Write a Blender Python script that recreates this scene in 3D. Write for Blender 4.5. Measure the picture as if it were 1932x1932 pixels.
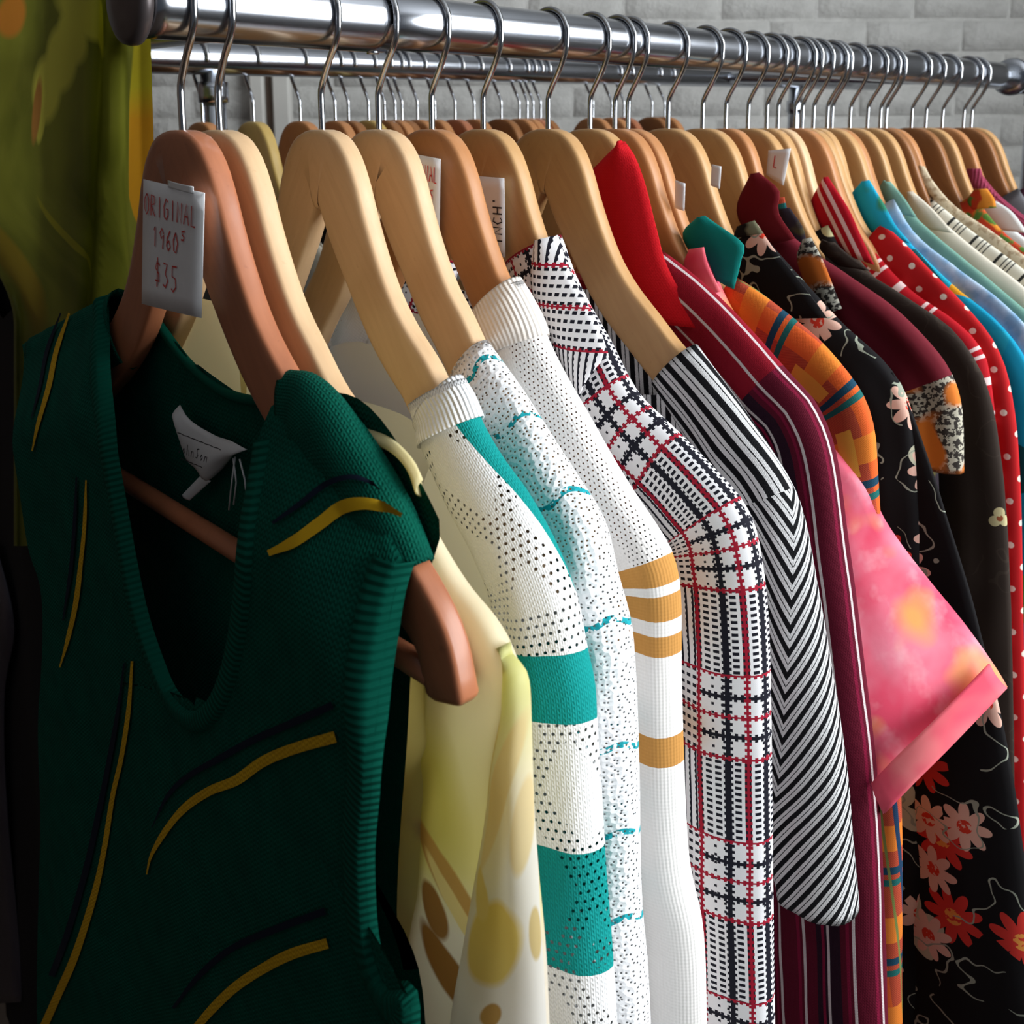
import bpy, bmesh, math, random
from mathutils import Vector, Matrix, noise
random.seed(7)
scene = bpy.context.scene
for o in list(bpy.data.objects): bpy.data.objects.remove(o)
COL = scene.collection

# ------------------------------------------------------------------ camera
# Camera frame solved from the rail's vanishing point, the hanger bar and the plumb hooks.
F, X0, ROLL, PITCH = 1850.0, 966.0, 0.005, math.radians(9)
VPX, VPY, GAP, ZH = 2950.0, 237.0, 0.064, 1.5
Y0 = VPY + ROLL*(VPX-X0) + F*math.tan(PITCH)
def ray(px, py): return Vector((px-X0, py-Y0, F))          # camera frame: right, down, forward
RAIL = ray(VPX, VPY).normalized()
UP = ray(VPX, VPY).cross(ray(0, VPY+ROLL*VPX)).normalized()
if UP[1] > 0: UP = -UP
HANG = RAIL.cross(UP).normalized()
R0 = ray(345, 245)*(0.512/F) + UP*GAP                       # where the first hook sits on the rail
CAMPOS = Vector((-R0.dot(HANG), -R0.dot(RAIL), ZH-R0.dot(UP)))
def axis(i, s=1): return Vector((s*HANG[i], s*RAIL[i], s*UP[i]))
cam_d = bpy.data.cameras.new('camera'); cam = bpy.data.objects.new('camera', cam_d); COL.objects.link(cam)
M = Matrix.Identity(4)
for k, a in enumerate((axis(0), axis(1, -1), axis(2, -1))):
    for r in range(3): M[r][k] = a[r]
M.translation = CAMPOS
cam.matrix_world = M
cam_d.sensor_width = 36; cam_d.lens = 36*F/1932; cam_d.shift_y = (Y0-966)/1932
cam_d.clip_start = 0.02
cam_d.dof.use_dof = True; cam_d.dof.focus_distance = 0.58; cam_d.dof.aperture_fstop = 16
scene.camera = cam

def t_for(px):                                              # hanger position along the rail from its shaft foot
    lo, hi = -.5, 3
    for _ in range(50):
        m = (lo+hi)/2; P = R0+RAIL*m-UP*GAP
        if X0+F*P[0]/P[2] < px: lo = m
        else: hi = m
    return lo
def PX(px, py, t, v=0.0):                                   # pixel -> (u, w) in the hanging plane at distance t, v in front of it
    o = R0+RAIL*(t-v); D = ray(px, py); Q = D*(o.dot(RAIL)/D.dot(RAIL))-o
    return Q.dot(HANG), Q.dot(UP)

# ------------------------------------------------------------------ world, light, exposure
scene.view_settings.view_transform = 'Standard'; scene.view_settings.look = 'None'
scene.view_settings.gamma = 1; scene.view_settings.use_curve_mapping = False
scene.view_settings.exposure = 0.28
w = bpy.data.worlds.new('world'); scene.world = w; w.use_nodes = True
w.node_tree.nodes['Background'].inputs[0].default_value = (.75, .85, 1, 1)
w.node_tree.nodes['Background'].inputs[1].default_value = 0.06
E1 = Vector((HANG[0], RAIL[0], 0)).normalized(); E2 = Vector((HANG[2], RAIL[2], 0)).normalized()
CX = Vector((CAMPOS.x, CAMPOS.y, 0))
def room(a, b, z): return CX+E1*a+E2*b+Vector((0, 0, z))   # room frame: a to the right, b deeper
WIN = dict(a=1.75, b0=-1.35, b1=0.95, z0=1.05, z1=2.75)
ld = bpy.data.lights.new('window_right_offscreen', 'AREA'); ld.shape = 'RECTANGLE'
ld.size = WIN['b1']-WIN['b0']-.1; ld.size_y = WIN['z1']-WIN['z0']-.1; ld.energy = 105; ld.color = (.93, .97, 1)
lo_ = bpy.data.objects.new('window_right_offscreen', ld); COL.objects.link(lo_)
lo_.location = room(WIN['a']+.10, (WIN['b0']+WIN['b1'])/2, (WIN['z0']+WIN['z1'])/2)
lo_.rotation_euler = (-E1).to_track_quat('-Z', 'Z').to_euler()

# ------------------------------------------------------------------ shader helper: small expression language over nodes
def lin(c):
    return tuple(((x/255)/12.92 if x/255 <= .04045 else ((x/255+.055)/1.055)**2.4) for x in c)
class X:
    def __init__(s, g, k): s.g, s.k = g, k
    def m(s, op, *a): return s.g.math(op, s, *a)
    def __add__(s, o): return s.m('ADD', o)
    def __radd__(s, o): return s.m('ADD', o)
    def __sub__(s, o): return s.m('SUBTRACT', o)
    def __rsub__(s, o): return s.g.math('SUBTRACT', o, s)
    def __mul__(s, o): return s.m('MULTIPLY', o)
    def __rmul__(s, o): return s.m('MULTIPLY', o)
    def __truediv__(s, o): return s.m('DIVIDE', o)
    def __lt__(s, o): return s.m('LESS_THAN', o)
    def __gt__(s, o): return s.m('GREATER_THAN', o)
    def abs(s): return s.m('ABSOLUTE')
    def sin(s): return s.m('SINE')
    def frac(s): return s.m('FRACT')
    def floor(s): return s.m('FLOOR')
    def sqrt(s): return s.m('SQRT')
    def min(s, o): return s.m('MINIMUM', o)
    def max(s, o): return s.m('MAXIMUM', o)
    def band(s, c, h): return (s-c).abs() < h               # 1 within h of c
    def per(s, p): return ((s/p).frac()-.5)*p               # signed distance to the nearest middle of a period
class G:
    def __init__(s, nt, coord='UV', scale=100.0):
        s.nt = nt
        tc = nt.nodes.new('ShaderNodeTexCoord')
        vm = nt.nodes.new('ShaderNodeVectorMath'); vm.operation = 'SCALE'; vm.inputs[3].default_value = scale
        nt.links.new(tc.outputs[coord], vm.inputs[0]); s.vec = vm.outputs[0]
        sp = nt.nodes.new('ShaderNodeSeparateXYZ'); nt.links.new(s.vec, sp.inputs[0])
        s.x, s.y, s.z = (X(s, sp.outputs[i]) for i in range(3))
        s.tc = tc
    def put(s, sock, val):
        if isinstance(val, X): s.nt.links.new(val.k, sock)
        elif isinstance(val, tuple): sock.default_value = tuple(val)+(1,)
        else: sock.default_value = val
    def math(s, op, a, *rest):
        n = s.nt.nodes.new('ShaderNodeMath'); n.operation = op
        for i, v in enumerate((a,)+rest): s.put(n.inputs[i], v)
        return X(s, n.outputs[0])
    def comb(s, x, y, z=0.0):
        n = s.nt.nodes.new('ShaderNodeCombineXYZ')
        for i, v in enumerate((x, y, z)): s.put(n.inputs[i], v)
        return n.outputs[0]
    def noise(s, sc, det=2.0, vec=None, rough=.5):
        n = s.nt.nodes.new('ShaderNodeTexNoise'); s.nt.links.new(vec or s.vec, n.inputs['Vector'])
        n.inputs['Scale'].default_value = sc; n.inputs['Detail'].default_value = det; n.inputs['Roughness'].default_value = rough
        return X(s, n.outputs[0])
    def vor(s, sc, vec=None, rand=1.0, feat='F1'):
        n = s.nt.nodes.new('ShaderNodeTexVoronoi'); n.voronoi_dimensions = '2D'; n.feature = feat
        s.nt.links.new(vec or s.vec, n.inputs['Vector']); n.inputs['Scale'].default_value = sc
        n.inputs['Randomness'].default_value = rand
        return n
    def mix(s, f, a, b):                                     # colours: sRGB 0-255 tuples or sockets
        n = s.nt.nodes.new('ShaderNodeMix'); n.data_type = 'RGBA'; s.put(n.inputs[0], f)
        for i, c in ((6, a), (7, b)):
            if isinstance(c, tuple): n.inputs[i].default_value = lin(c)+(1,)
            else: s.nt.links.new(c.k, n.inputs[i])
        return X(s, n.outputs[2])
    def ramp(s, f, a, b): return ((f-a)/(b-a)).max(0.0).min(1.0)
    def ell(s, cx, cy, a, b, ang=0.0, e=.08):                       # soft-edged ellipse mask
        c, d = math.cos(ang), math.sin(ang); dx, dy = s.x-cx, s.y-cy
        p, q = (dx*c+dy*d)/a, (dy*c-dx*d)/b
        return s.ramp(p*p+q*q, 1+e, 1-e)
    def flower(s, sc, R, n, seed=0.0, thr=.0):               # petal mask, heart mask, random per flower
        vec = s.comb(s.x+seed*7.3, s.y+seed*3.1)
        v = s.vor(sc, vec, .75); sp = s.nt.nodes.new('ShaderNodeSeparateXYZ'); s.nt.links.new(v.outputs['Position'], sp.inputs[0])
        dx, dy = s.x+seed*7.3-X(s, sp.outputs[0]), s.y+seed*3.1-X(s, sp.outputs[1])
        r = (dx*dx+dy*dy).sqrt(); an = dy.m('ARCTAN2', dx)
        sc_ = s.nt.nodes.new('ShaderNodeSeparateColor'); s.nt.links.new(v.outputs['Color'], sc_.inputs[0])
        rnd, rn2 = X(s, sc_.outputs[0]), X(s, sc_.outputs[1])
        pet = (an*(n/2)+rnd*6.0).sin().abs()*.5+.5
        keep = rn2 > thr
        return (r < pet*R)*keep, (r < R*.28)*keep, rnd
MATS = {}
def material(name, colf, rough=.85, sheen=.0, bump=None, bstr=.35, bdist=.001, coord='UV', scale=100.0, metal=0.0, spec=.5, trans=0.0, hole=None):
    m = bpy.data.materials.new(name); m.use_nodes = True; nt = m.node_tree
    b = nt.nodes['Principled BSDF']; g = G(nt, coord, scale)
    c = colf(g) if callable(colf) else colf
    if isinstance(c, tuple): b.inputs['Base Color'].default_value = lin(c)+(1,)
    else: nt.links.new(c.k, b.inputs['Base Color'])
    b.inputs['Roughness'].default_value = rough; b.inputs['Metallic'].default_value = metal
    b.inputs['Specular IOR Level'].default_value = spec
    if sheen: b.inputs['Sheen Weight'].default_value = sheen; b.inputs['Sheen Roughness'].default_value = .5
    if bump:
        n = nt.nodes.new('ShaderNodeBump'); n.inputs['Strength'].default_value = bstr; n.inputs['Distance'].default_value = bdist
        nt.links.new(bump(g).k, n.inputs['Height']); nt.links.new(n.outputs[0], b.inputs['Normal'])
    if trans:
        t = nt.nodes.new('ShaderNodeBsdfTranslucent'); mx = nt.nodes.new('ShaderNodeMixShader'); mx.inputs[0].default_value = trans
        if isinstance(c, tuple): t.inputs[0].default_value = lin(c)+(1,)
        else: nt.links.new(c.k, t.inputs[0])
        nt.links.new(b.outputs[0], mx.inputs[1]); nt.links.new(t.outputs[0], mx.inputs[2])
        nt.links.new(mx.outputs[0], nt.nodes['Material Output'].inputs[0])
    if hole:                                                 # openwork: real openings in the cloth
        tr = nt.nodes.new('ShaderNodeBsdfTransparent'); mx = nt.nodes.new('ShaderNodeMixShader'); nt.links.new(hole(g).k, mx.inputs[0])
        nt.links.new(b.outputs[0], mx.inputs[1]); nt.links.new(tr.outputs[0], mx.inputs[2])
        nt.links.new(mx.outputs[0], nt.nodes['Material Output'].inputs[0])
    MATS[name] = m; return m

# cloth surface reliefs
def knit(p=.22, q=.28): return lambda g: (g.x/p*6.283).sin().abs()*.6+((g.y/q*6.283)+(g.x/p*6.283).sin()*1.5).sin()*.4
def weave(p=.12): return lambda g: (g.x/p*6.283).sin()*(g.y/p*6.283).sin()+g.noise(.6, 3)*2.0
def soft(sc=.35): return lambda g: g.noise(sc, 4)*3.0
def rib(p=.42): return lambda g: (g.x/p*6.283).sin()*1.4+(g.y/.3*6.283).sin()*.25

# ------------------------------------------------------------------ mesh helpers
def link(name, me, mat, parent=None):
    o = bpy.data.objects.new(name, me); COL.objects.link(o)
    if mat and not me.materials: me.materials.append(mat)
    if parent: o.parent = parent
    return o
def tag(o, label, cat, group=None, kind=None):
    if label: o['label'] = label
    if cat: o['category'] = cat
    if group: o['group'] = group
    if kind: o['kind'] = kind
    return o
def empty(name, label=None, cat=None, group=None, loc=(0, 0, 0), rz=0.0):
    o = bpy.data.objects.new(name, None); COL.objects.link(o); o.location = loc; o.rotation_euler = (0, 0, rz)
    o.empty_display_size = .02
    if label: tag(o, label, cat, group)
    return o
def grid_mesh(name, rows, uvs=None, close=False, smooth=True):
    n, k = len(rows), len(rows[0]); me = bpy.data.meshes.new(name)
    vs = [p for r in rows for p in r]; fs = []; fu = []
    for i in range(n-1):
        for j in range(k if close else k-1):
            j2 = (j+1) % k
            fs.append((i*k+j, i*k+j2, (i+1)*k+j2, (i+1)*k+j))
            if uvs:
                last = close and j == k-1
                def uv(a, b): return uvs[a][k] if (last and b == 0) else uvs[a][b]
                fu += [uv(i, j), uv(i, j2), uv(i+1, j2), uv(i+1, j)]
    me.from_pydata(vs, [], fs)
    if uvs:
        l = me.uv_layers.new(name='UVMap')
        for q, c in zip(l.data, fu): q.uv = c
    if smooth: me.shade_smooth()
    return me
def join_meshes(name, parts):
    bm = bmesh.new()
    for p in parts: bm.from_mesh(p); bpy.data.meshes.remove(p)
    me = bpy.data.meshes.new(name); bm.to_mesh(me); bm.free(); me.shade_smooth(); return me
def spline(pts, n):                                          # Catmull-Rom resampled evenly by length
    P = [Vector(p) for p in pts]; P = [P[0]*2-P[1]]+P+[P[-1]*2-P[-2]]; out = []
    for i in range(1, len(P)-2):
        a, b, c, d = P[i-1:i+3]
        for k in range(12):
            t = k/12; out.append(.5*((2*b)+(c-a)*t+(2*a-5*b+4*c-d)*t*t+(3*b-a-3*c+d)*t**3))
    out.append(P[-2]); L = [0]
    for i in range(1, len(out)): L.append(L[-1]+(out[i]-out[i-1]).length)
    res = []; j = 0
    for i in range(n):
        s = L[-1]*i/(n-1)
        while j < len(L)-2 and L[j+1] < s: j += 1
        f = (s-L[j])/max(1e-9, L[j+1]-L[j]); res.append(out[j].lerp(out[j+1], min(1, max(0, f))))
    return res, L[-1]
def pw(tab, s):                                              # piecewise-linear table, number or list of values / (s, value)
    if not isinstance(tab, (list, tuple)): return tab
    if not isinstance(tab[0], (list, tuple)): tab = [(i/(len(tab)-1), v) for i, v in enumerate(tab)]
    if s <= tab[0][0]: return tab[0][1]
    for (a, x), (b, y) in zip(tab, tab[1:]):
        if s <= b:
            f = (s-a)/(b-a); f = f*f*(3-2*f); return x+(y-x)*f
    return tab[-1][1]
def sstep(a, b, x):
    f = min(1, max(0, (x-a)/(b-a))); return f*f*(3-2*f)
def tube(path, r, n=10, cap=True):
    P = [Vector(p) for p in path]; rows = []; ref = Vector((.123, .98, .15)).normalized()
    for i, p in enumerate(P):
        d = (P[min(i+1, len(P)-1)]-P[max(i-1, 0)]).normalized()
        a = d.cross(ref).normalized(); b = a.cross(d)
        rr = r(i/(len(P)-1)) if callable(r) else r
        rows.append([p+a*rr*math.cos(k*math.tau/n)+b*rr*math.sin(k*math.tau/n) for k in range(n)])
    if cap: rows = [[P[0]]*n]+rows+[[P[-1]]*n]
    me = grid_mesh('tube', rows, close=True)
    bm = bmesh.new(); bm.from_mesh(me); bmesh.ops.remove_doubles(bm, verts=bm.verts, dist=1e-6); bm.to_mesh(me); bm.free(); me.shade_smooth()
    return me
def bevel_box(name, cx, cy, cz, sx, sy, sz, bev=.003, mtx=None):
    bm = bmesh.new(); bmesh.ops.create_cube(bm, size=1)
    for v in bm.verts: v.co = Vector((cx+v.co.x*sx, cy+v.co.y*sy, cz+v.co.z*sz))
    if bev: bmesh.ops.bevel(bm, geom=list(bm.edges), offset=bev, segments=1, affect='EDGES', profile=.5)
    if mtx: bmesh.ops.transform(bm, matrix=mtx, verts=bm.verts)
    me = bpy.data.meshes.new(name); bm.to_mesh(me); bm.free(); return me
def L3(u, w_, v): return Vector((u, -v, w_))                 # hanging plane (u, w, v towards the rail's near end) -> local xyz

def limb(name, outer, width, tf, tb, mat, parent, inner=None, vc=0.0, ns=72, nt=32, fold=0.0, fk=3, seed=0.0, wob=.0012, mirror=1, lip=True, uvx=0.0, sq=.85, skew=0.0):
    """A shoulder-and-sleeve tube. outer: (u, w) points from the neck over the shoulder to the cuff."""
    O, Ln = spline([Vector((a, b, 0)) for a, b in outer], ns)
    I = spline([Vector((a, b, 0)) for a, b in inner], ns)[0] if inner else None
    nr = []
    for i in range(ns):
        d = O[min(i+3, ns-1)]-O[max(i-3, 0)]; d.normalize(); nr.append(Vector((d.y, -d.x, 0)))
    rows, uvs = [], []
    def ring(i, shrink=1.0, back=0.0):
        s = i/(ns-1); o = O[i]; Wd = pw(width, s)
        n = (I[i]-o) if I else nr[i]*Wd
        half = n*.5; c = o+half; f_, b_ = pw(tf, s), pw(tb, s); v0 = pw(vc, s); row = []; uv = []; acc = 0; prev = None
        for k in range(nt+1):
            th = k*math.tau/nt; sn, cs = math.sin(th), math.cos(th)
            vv = (f_ if sn > 0 else b_)*math.copysign(abs(sn)**sq, sn)
            q = c-half*cs*shrink
            fo = fold*sstep(0, .35, s)*(math.sin(fk*th+seed+s*2.2)*.6+.4*math.sin((fk*2+1)*th-s*4+seed*2))
            nz = noise.noise(Vector((q.x*38+seed, q.y*26, math.copysign(1, sn)*3+seed)))*wob
            vv = v0+(vv+fo*abs(sn)+nz*2.0*abs(sn))*shrink-pw(skew, s)*cs
            p2 = q+half.normalized()*(-nz*.8*abs(cs)*.6) if half.length > 1e-6 else q
            p = L3(p2.x*mirror, p2.y, vv)
            if prev is not None: acc += (p-prev).length
            prev = p; row.append(p); uv.append(acc)
        mid = uv[nt//2]; tot = uv[-1]
        sg = [a if a <= mid else a-tot for a in uv]; sg[-1] = 0.0; sg[nt//2] = mid
        return row[:-1], [(a+uvx, s*Ln) for a in sg[:-1]]+[(0.0+uvx, s*Ln)]
    for i in range(ns):
        r, u_ = ring(i); rows.append(r); uvs.append(u_)
    # uv wrap: front half counts up from the outer edge, back half counts down; the inner seam jumps
    if lip:
        for e, step in ((0, 1), (ns-1, -1)):
            extra, eu = [], []
            for q in (1, 3):
                r, u_ = ring(e+step*q, .90); extra.append(r); eu.append(u_)
            if e == 0: rows = extra[::-1]+rows; uvs = eu[::-1]+uvs
            else: rows += extra; uvs += eu
    me = grid_mesh(name, rows, uvs, close=True)
    return link(name, me, mat, parent)

def coons(top, right, bottom, left, ni, nj):
    """top: left->right, right: top->bottom, bottom: left->right, left: top->bottom; (u, w) polylines."""
    T = spline([Vector((*p, 0)) for p in top], ni)[0]; B = spline([Vector((*p, 0)) for p in bottom], ni)[0]
    Lf = spline([Vector((*p, 0)) for p in left], nj)[0]; R = spline([Vector((*p, 0)) for p in right], nj)[0]
    out = []
    for j in range(nj):
        b = j/(nj-1); row = []
        for i in range(ni):
            a = i/(ni-1)
            row.append(T[i]*(1-b)+B[i]*b+Lf[j]*(1-a)+R[j]*a-(T[0]*(1-a)*(1-b)+T[-1]*a*(1-b)+B[0]*(1-a)*b+B[-1]*a*b))
        out.append(row)
    return out
def sheet(name, halves, vf, uoff=0.0):
    ms = []
    for g_ in halves:
        rows = [[L3(p.x, p.y, vf(p.x, p.y, i/(len(r)-1), j/(len(g_)-1))) for i, p in enumerate(r)] for j, r in enumerate(g_)]
        uvs = [[(p.x+uoff, p.y) for p in r] for r in g_]
        ms.append(grid_mesh(name, rows, uvs))
    return join_meshes(name, ms)
def body(mat, parent, A=(.088, -.150), B=(.185, -.245), neckf=-.235, neckb=-.185, hw=.14, hem=-.72, tf=.010, tb=.009, name='body', seed=0.0, ridge=None):
    """Torso: front and back sheets that meet on the shoulder ridge and along the sides."""
    ms = []
    for sgn, neck, T in ((1, neckf, tf), (-1, neckb, tb)):
        halves = []
        for m_ in (1, -1):
            top = ridge or [A, ((A[0]+B[0])/2, (A[1]+B[1])/2), B]
            right = [B, (hw+.02, B[1]-.09), (hw, B[1]-.2), (hw, (B[1]+hem)/2-.1), (hw+.005, hem)]
            left = [A, (A[0]*.8, A[1]*.5+neck*.5-.005), (A[0]*.4, neck+.012), (0, neck), (0, neck-.08), (0, neck-.22), (0, hem)]
            g_ = coons(top, right, [(0, hem), (hw*.5, hem), (hw+.005, hem)], left, 14, 40)
            halves.append([[Vector((p.x*m_, p.y, 0)) for p in r] for r in g_])
        def vf(u, w_, a, b):
            f = math.sqrt(max(0, 1-(1-min(1, (1-a)/.22))**2))*math.sqrt(max(0, 1-(1-min(1, b/.10))**2))
            return sgn*(T*f+.004*f*math.sin(u*42+seed+sgn)*sstep(.1, .7, b))
        ms.append(sheet(name, halves, vf, 0 if sgn > 0 else .6))
    return link(name, join_meshes(name, ms), mat, parent)
def inset_ridge(o_, off=.013):
    S_ = [p for p in spline([Vector((*q, 0)) for q in o_], 160)[0] if p.y > -.262]; S_ = S_[max(4, len(S_)//12):]; rg = []
    for i in [round(i*(len(S_)-1)/6) for i in range(7)]:
        d_ = (S_[min(i+3, len(S_)-1)]-S_[max(i-3, 0)]).normalized(); rg.append((S_[i].x+d_.y*off, S_[i].y-d_.x*off))
    return rg
def loft(name, ea, eb, mat, parent, bulge=.004, n=18, k=9, thick=.0016, vfun=None, twist=0.0):
    """A cloth flap between two edges given as (u, w, v) points."""
    A_ = spline([Vector(p) for p in ea], n)[0]; B_ = spline([Vector(p) for p in eb], n)[0]; rows, uvs = [], []
    for i in range(n):
        r, uv = [], []
        for j in range(k):
            t = j/(k-1); p = A_[i].lerp(B_[i], t)
            r.append(L3(p.x, p.y, p.z+bulge*math.sin(math.pi*t)+twist*math.sin(i/(n-1)*9+t*3)*.5)); uv.append((p.x, p.y))
        rows.append(r); uvs.append(uv)
    o = link(name, grid_mesh(name, rows, uvs), mat, parent)
    if thick:
        md = o.modifiers.new('thickness', 'SOLIDIFY'); md.thickness = thick; md.offset = 0
    return o
def flap(name, ea, eb, t, mat, parent, v=.008, v2=None, **kw):
    v2 = v if v2 is None else v2
    return loft(name, [(*PX(a, b, t, v), v) for a, b in ea], [(*PX(a, b, t, v2), v2) for a, b in eb], mat, parent, **kw)

# ------------------------------------------------------------------ plain materials
def wood(name, base, dark, rough=.42):
    def c(g):
        d = g.x.abs()*.6-g.z*.8                               # roughly along the sloping arms
        v = g.comb(d*.16, g.y*1.4, (g.x.abs()*.8+g.z*.6)*1.6)
        n = g.noise(1.1, 4, v, .6); blot = g.noise(.18, 3)
        sp = g.ramp(g.noise(2.2, 2), .70, .78)*.35
        return g.mix(g.ramp(n, .40, .80)*.38+sp, g.mix(g.ramp(blot, .42, .75)*.45, base, dark), dark)
    return material(name, c, rough, coord='Object', bump=lambda g: g.noise(4.0, 2), bstr=.03, spec=.45)
WOOD = {'pale': wood('pale_maple', (218, 182, 140), (188, 146, 104)), 'tan': wood('tan_beech', (198, 154, 102), (162, 116, 70)),
        'amber': wood('amber_beech', (188, 130, 82), (152, 96, 54)), 'red': wood('reddish_cherry', (178, 112, 78), (130, 76, 52), .33),
        'dark': wood('brown_walnut', (150, 100, 58), (112, 70, 38)), 'yellow': wood('yellowed_pine', (198, 168, 98), (166, 130, 66))}
CHROME = material('polished_chrome', (186, 190, 198), .21, metal=1.0, coord='Object', bump=lambda g: g.noise(.5, 2), bstr=.02)
WIRE = material('hook_wire', (196, 198, 202), .16, metal=1.0)
CAPM = material('dull_end_cap', lambda g: g.mix(g.noise(.8, 3), (96, 90, 90), (70, 62, 62)), .38, metal=.55, coord='Object')
PAPER = material('tag_card', lambda g: g.mix(g.noise(.9, 4), (240, 240, 240), (226, 226, 228)), .8, coord='Object')
REDINK = material('red_ink', (214, 62, 56), .7); BLACKINK = material('black_ink', (34, 34, 40), .7)
TAPE_GLINT = material('tape_glint', (232, 234, 236), .12, spec=.9)  # opaque white: the highlight on the clear tape is painted in

# ------------------------------------------------------------------ the room
PAINT = material('white_painted_brick', lambda g: g.mix(g.ramp(g.noise(.22, 5, rough=.7), .45, .62), (214, 213, 209), (202, 201, 197)), .82, coord='Object',
                 bump=lambda g: g.noise(.45, 6, rough=.65)*2.2+g.noise(3.0, 3)*.5, bstr=.55, bdist=.006)
PLASTER = material('painted_plaster', lambda g: g.mix(g.noise(.05, 3), (190, 189, 185), (176, 175, 172)), .9, coord='Object')
CEIL = material('ceiling_paint', lambda g: g.mix(g.noise(.05, 3), (205, 206, 206), (192, 193, 194)), .9, coord='Object')
BOARDS = material('worn_floor_boards', lambda g: g.mix(g.noise(.08, 5), (70, 54, 42), (46, 36, 28)), .6, coord='Object')
FRAMEW = material('white_gloss_trim', lambda g: g.mix(g.noise(.1, 3), (226, 224, 218), (208, 206, 200)), .5, coord='Object')
BROWN = material('dark_brown', lambda g: g.mix(g.noise(.3, 4), (112, 92, 78), (86, 70, 60)), .6, coord='Object')
RM = Matrix.Identity(4)
for k, a in enumerate((E1, E2, Vector((0, 0, 1)))):
    for r in range(3): RM[r][k] = a[r]
RM.translation = CX
AW0, AW1, BF, BB, HC = -2.3, WIN['a'], -2.0, 2.35, 2.9
def slab(name, a0, a1, b0, b1, z0, z1, mat, kind='structure', parent=None, bev=0):
    me = bevel_box(name, (a0+a1)/2, (b0+b1)/2, (z0+z1)/2, a1-a0, b1-b0, z1-z0, bev)
    o = link(name, me, mat, parent)
    if not parent: o.matrix_world = RM
    if kind and not parent: o['kind'] = kind
    return o
slab('floor', AW0-.1, AW1+.15, BF, BB+.2, -.06, 0, BOARDS)['label'] = 'worn brown floor boards under the clothes racks'
slab('ceiling', AW0-.1, AW1+.15, BF, BB+.2, HC, HC+.06, CEIL)['label'] = 'pale painted ceiling above the racks'
wb = slab('wall_back', AW0, AW1, BB-.001, BB+.2, 0, HC, PAINT); wb['label'] = 'white painted brick wall behind the clothes racks'
slab('wall_left', AW0-.1, AW0, BF, BB+.2, 0, HC, BROWN)['label'] = 'unseen side wall left of the racks, made dark brown to cut fill light'  # out of view, coloured dark so it bounces less fill light
# right wall with its window opening, in four pieces of one mesh
wr = []
for (b0, b1, z0, z1) in ((BF, WIN['b0'], 0, HC), (WIN['b1'], BB+.2, 0, HC), (WIN['b0'], WIN['b1'], 0, WIN['z0']), (WIN['b0'], WIN['b1'], WIN['z1'], HC)):
    wr.append(bevel_box('p', AW1+.075, (b0+b1)/2, (z0+z1)/2, .15, b1-b0, z1-z0, 0))
o = link('wall_right', join_meshes('wall_right', wr), PLASTER); o.matrix_world = RM; o['kind'] = 'structure'; o['label'] = 'painted side wall with the tall daylight window'
for p in o.data.polygons: p.use_smooth = False
win = empty('window_1'); win.matrix_world = RM; win['kind'] = 'structure'; win['label'] = 'large white framed window that lights the clothes'
bm_ = (WIN['b0']+WIN['b1'])/2; zm = (WIN['z0']+WIN['z1'])/2
for nm, b0, b1, z0, z1 in (('window_frame', WIN['b0'], WIN['b0']+.05, WIN['z0'], WIN['z1']), ('window_frame', WIN['b1']-.05, WIN['b1'], WIN['z0'], WIN['z1']),
                           ('window_frame', WIN['b0'], WIN['b1'], WIN['z1']-.05, WIN['z1']), ('window_sill', WIN['b0']-.05, WIN['b1']+.05, WIN['z0']-.03, WIN['z0']+.01),
                           ('glazing_bar', bm_-.015, bm_+.015, WIN['z0'], WIN['z1']), ('glazing_bar', WIN['b0'], WIN['b1'], zm-.012, zm+.012)):
    link(nm, bevel_box(nm, AW1+(.02 if nm != 'window_sill' else -.02), (b0+b1)/2, (z0+z1)/2, .06 if nm != 'window_sill' else .16, b1-b0, z1-z0, .004), FRAMEW, win)
# bricks of the back wall, thickly painted: one object each over the part of the wall that shows
BL, BH, JT = .222, .072, .007
shapes = []
for k in range(7):
    bm = bmesh.new(); bmesh.ops.create_grid(bm, x_segments=6, y_segments=3, size=.5)
    for v in bm.verts:
        e = max(abs(v.co.x), abs(v.co.y)) > .49
        x, z = (v.co.x*BL, v.co.y*BH) if e else (v.co.x*BL*1.44, v.co.y*BH*2.72)
        if e: x *= (1 if abs(v.co.x) > .49 else 1.44); z *= (1 if abs(v.co.y) > .49 else 2.72)
        x *= 1-.004/BL; z *= 1-.004/BH
        d_ = .0062 if e else .0005+noise.noise(Vector((x*16+k*5, z*22, k)))*.0035
        v.co = Vector((x+noise.noise(Vector((k, x*9, z*9)))*.003, d_, z+noise.noise(Vector((x*9, k, z*9)))*.003))
    me = bpy.data.meshes.new('brick'); bm.normal_update(); bm.faces.ensure_lookup_table()
    if bm.faces[0].normal.y > 0: bmesh.ops.reverse_faces(bm, faces=bm.faces)
    bm.to_mesh(me); bm.free(); me.shade_smooth(); me.materials.append(PAINT); shapes.append(me)
rng = random.Random(3)
for c in range(13):
    z = 1.13+c*(BH+.002); off = (c % 2)*BL*.5+rng.uniform(-.01, .01)
    for k in range(-1, 15):
        a = -1.42+k*(BL+.002)+off
        if a > AW1-.12: continue
        o = bpy.data.objects.new('brick', rng.choice(shapes)); COL.objects.link(o); o.parent = wb
        o.location = (a, BB-.006+rng.uniform(-.002, .002), z); o.rotation_euler = (0, rng.uniform(-.006, .006), rng.uniform(-.008, .008))
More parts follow.
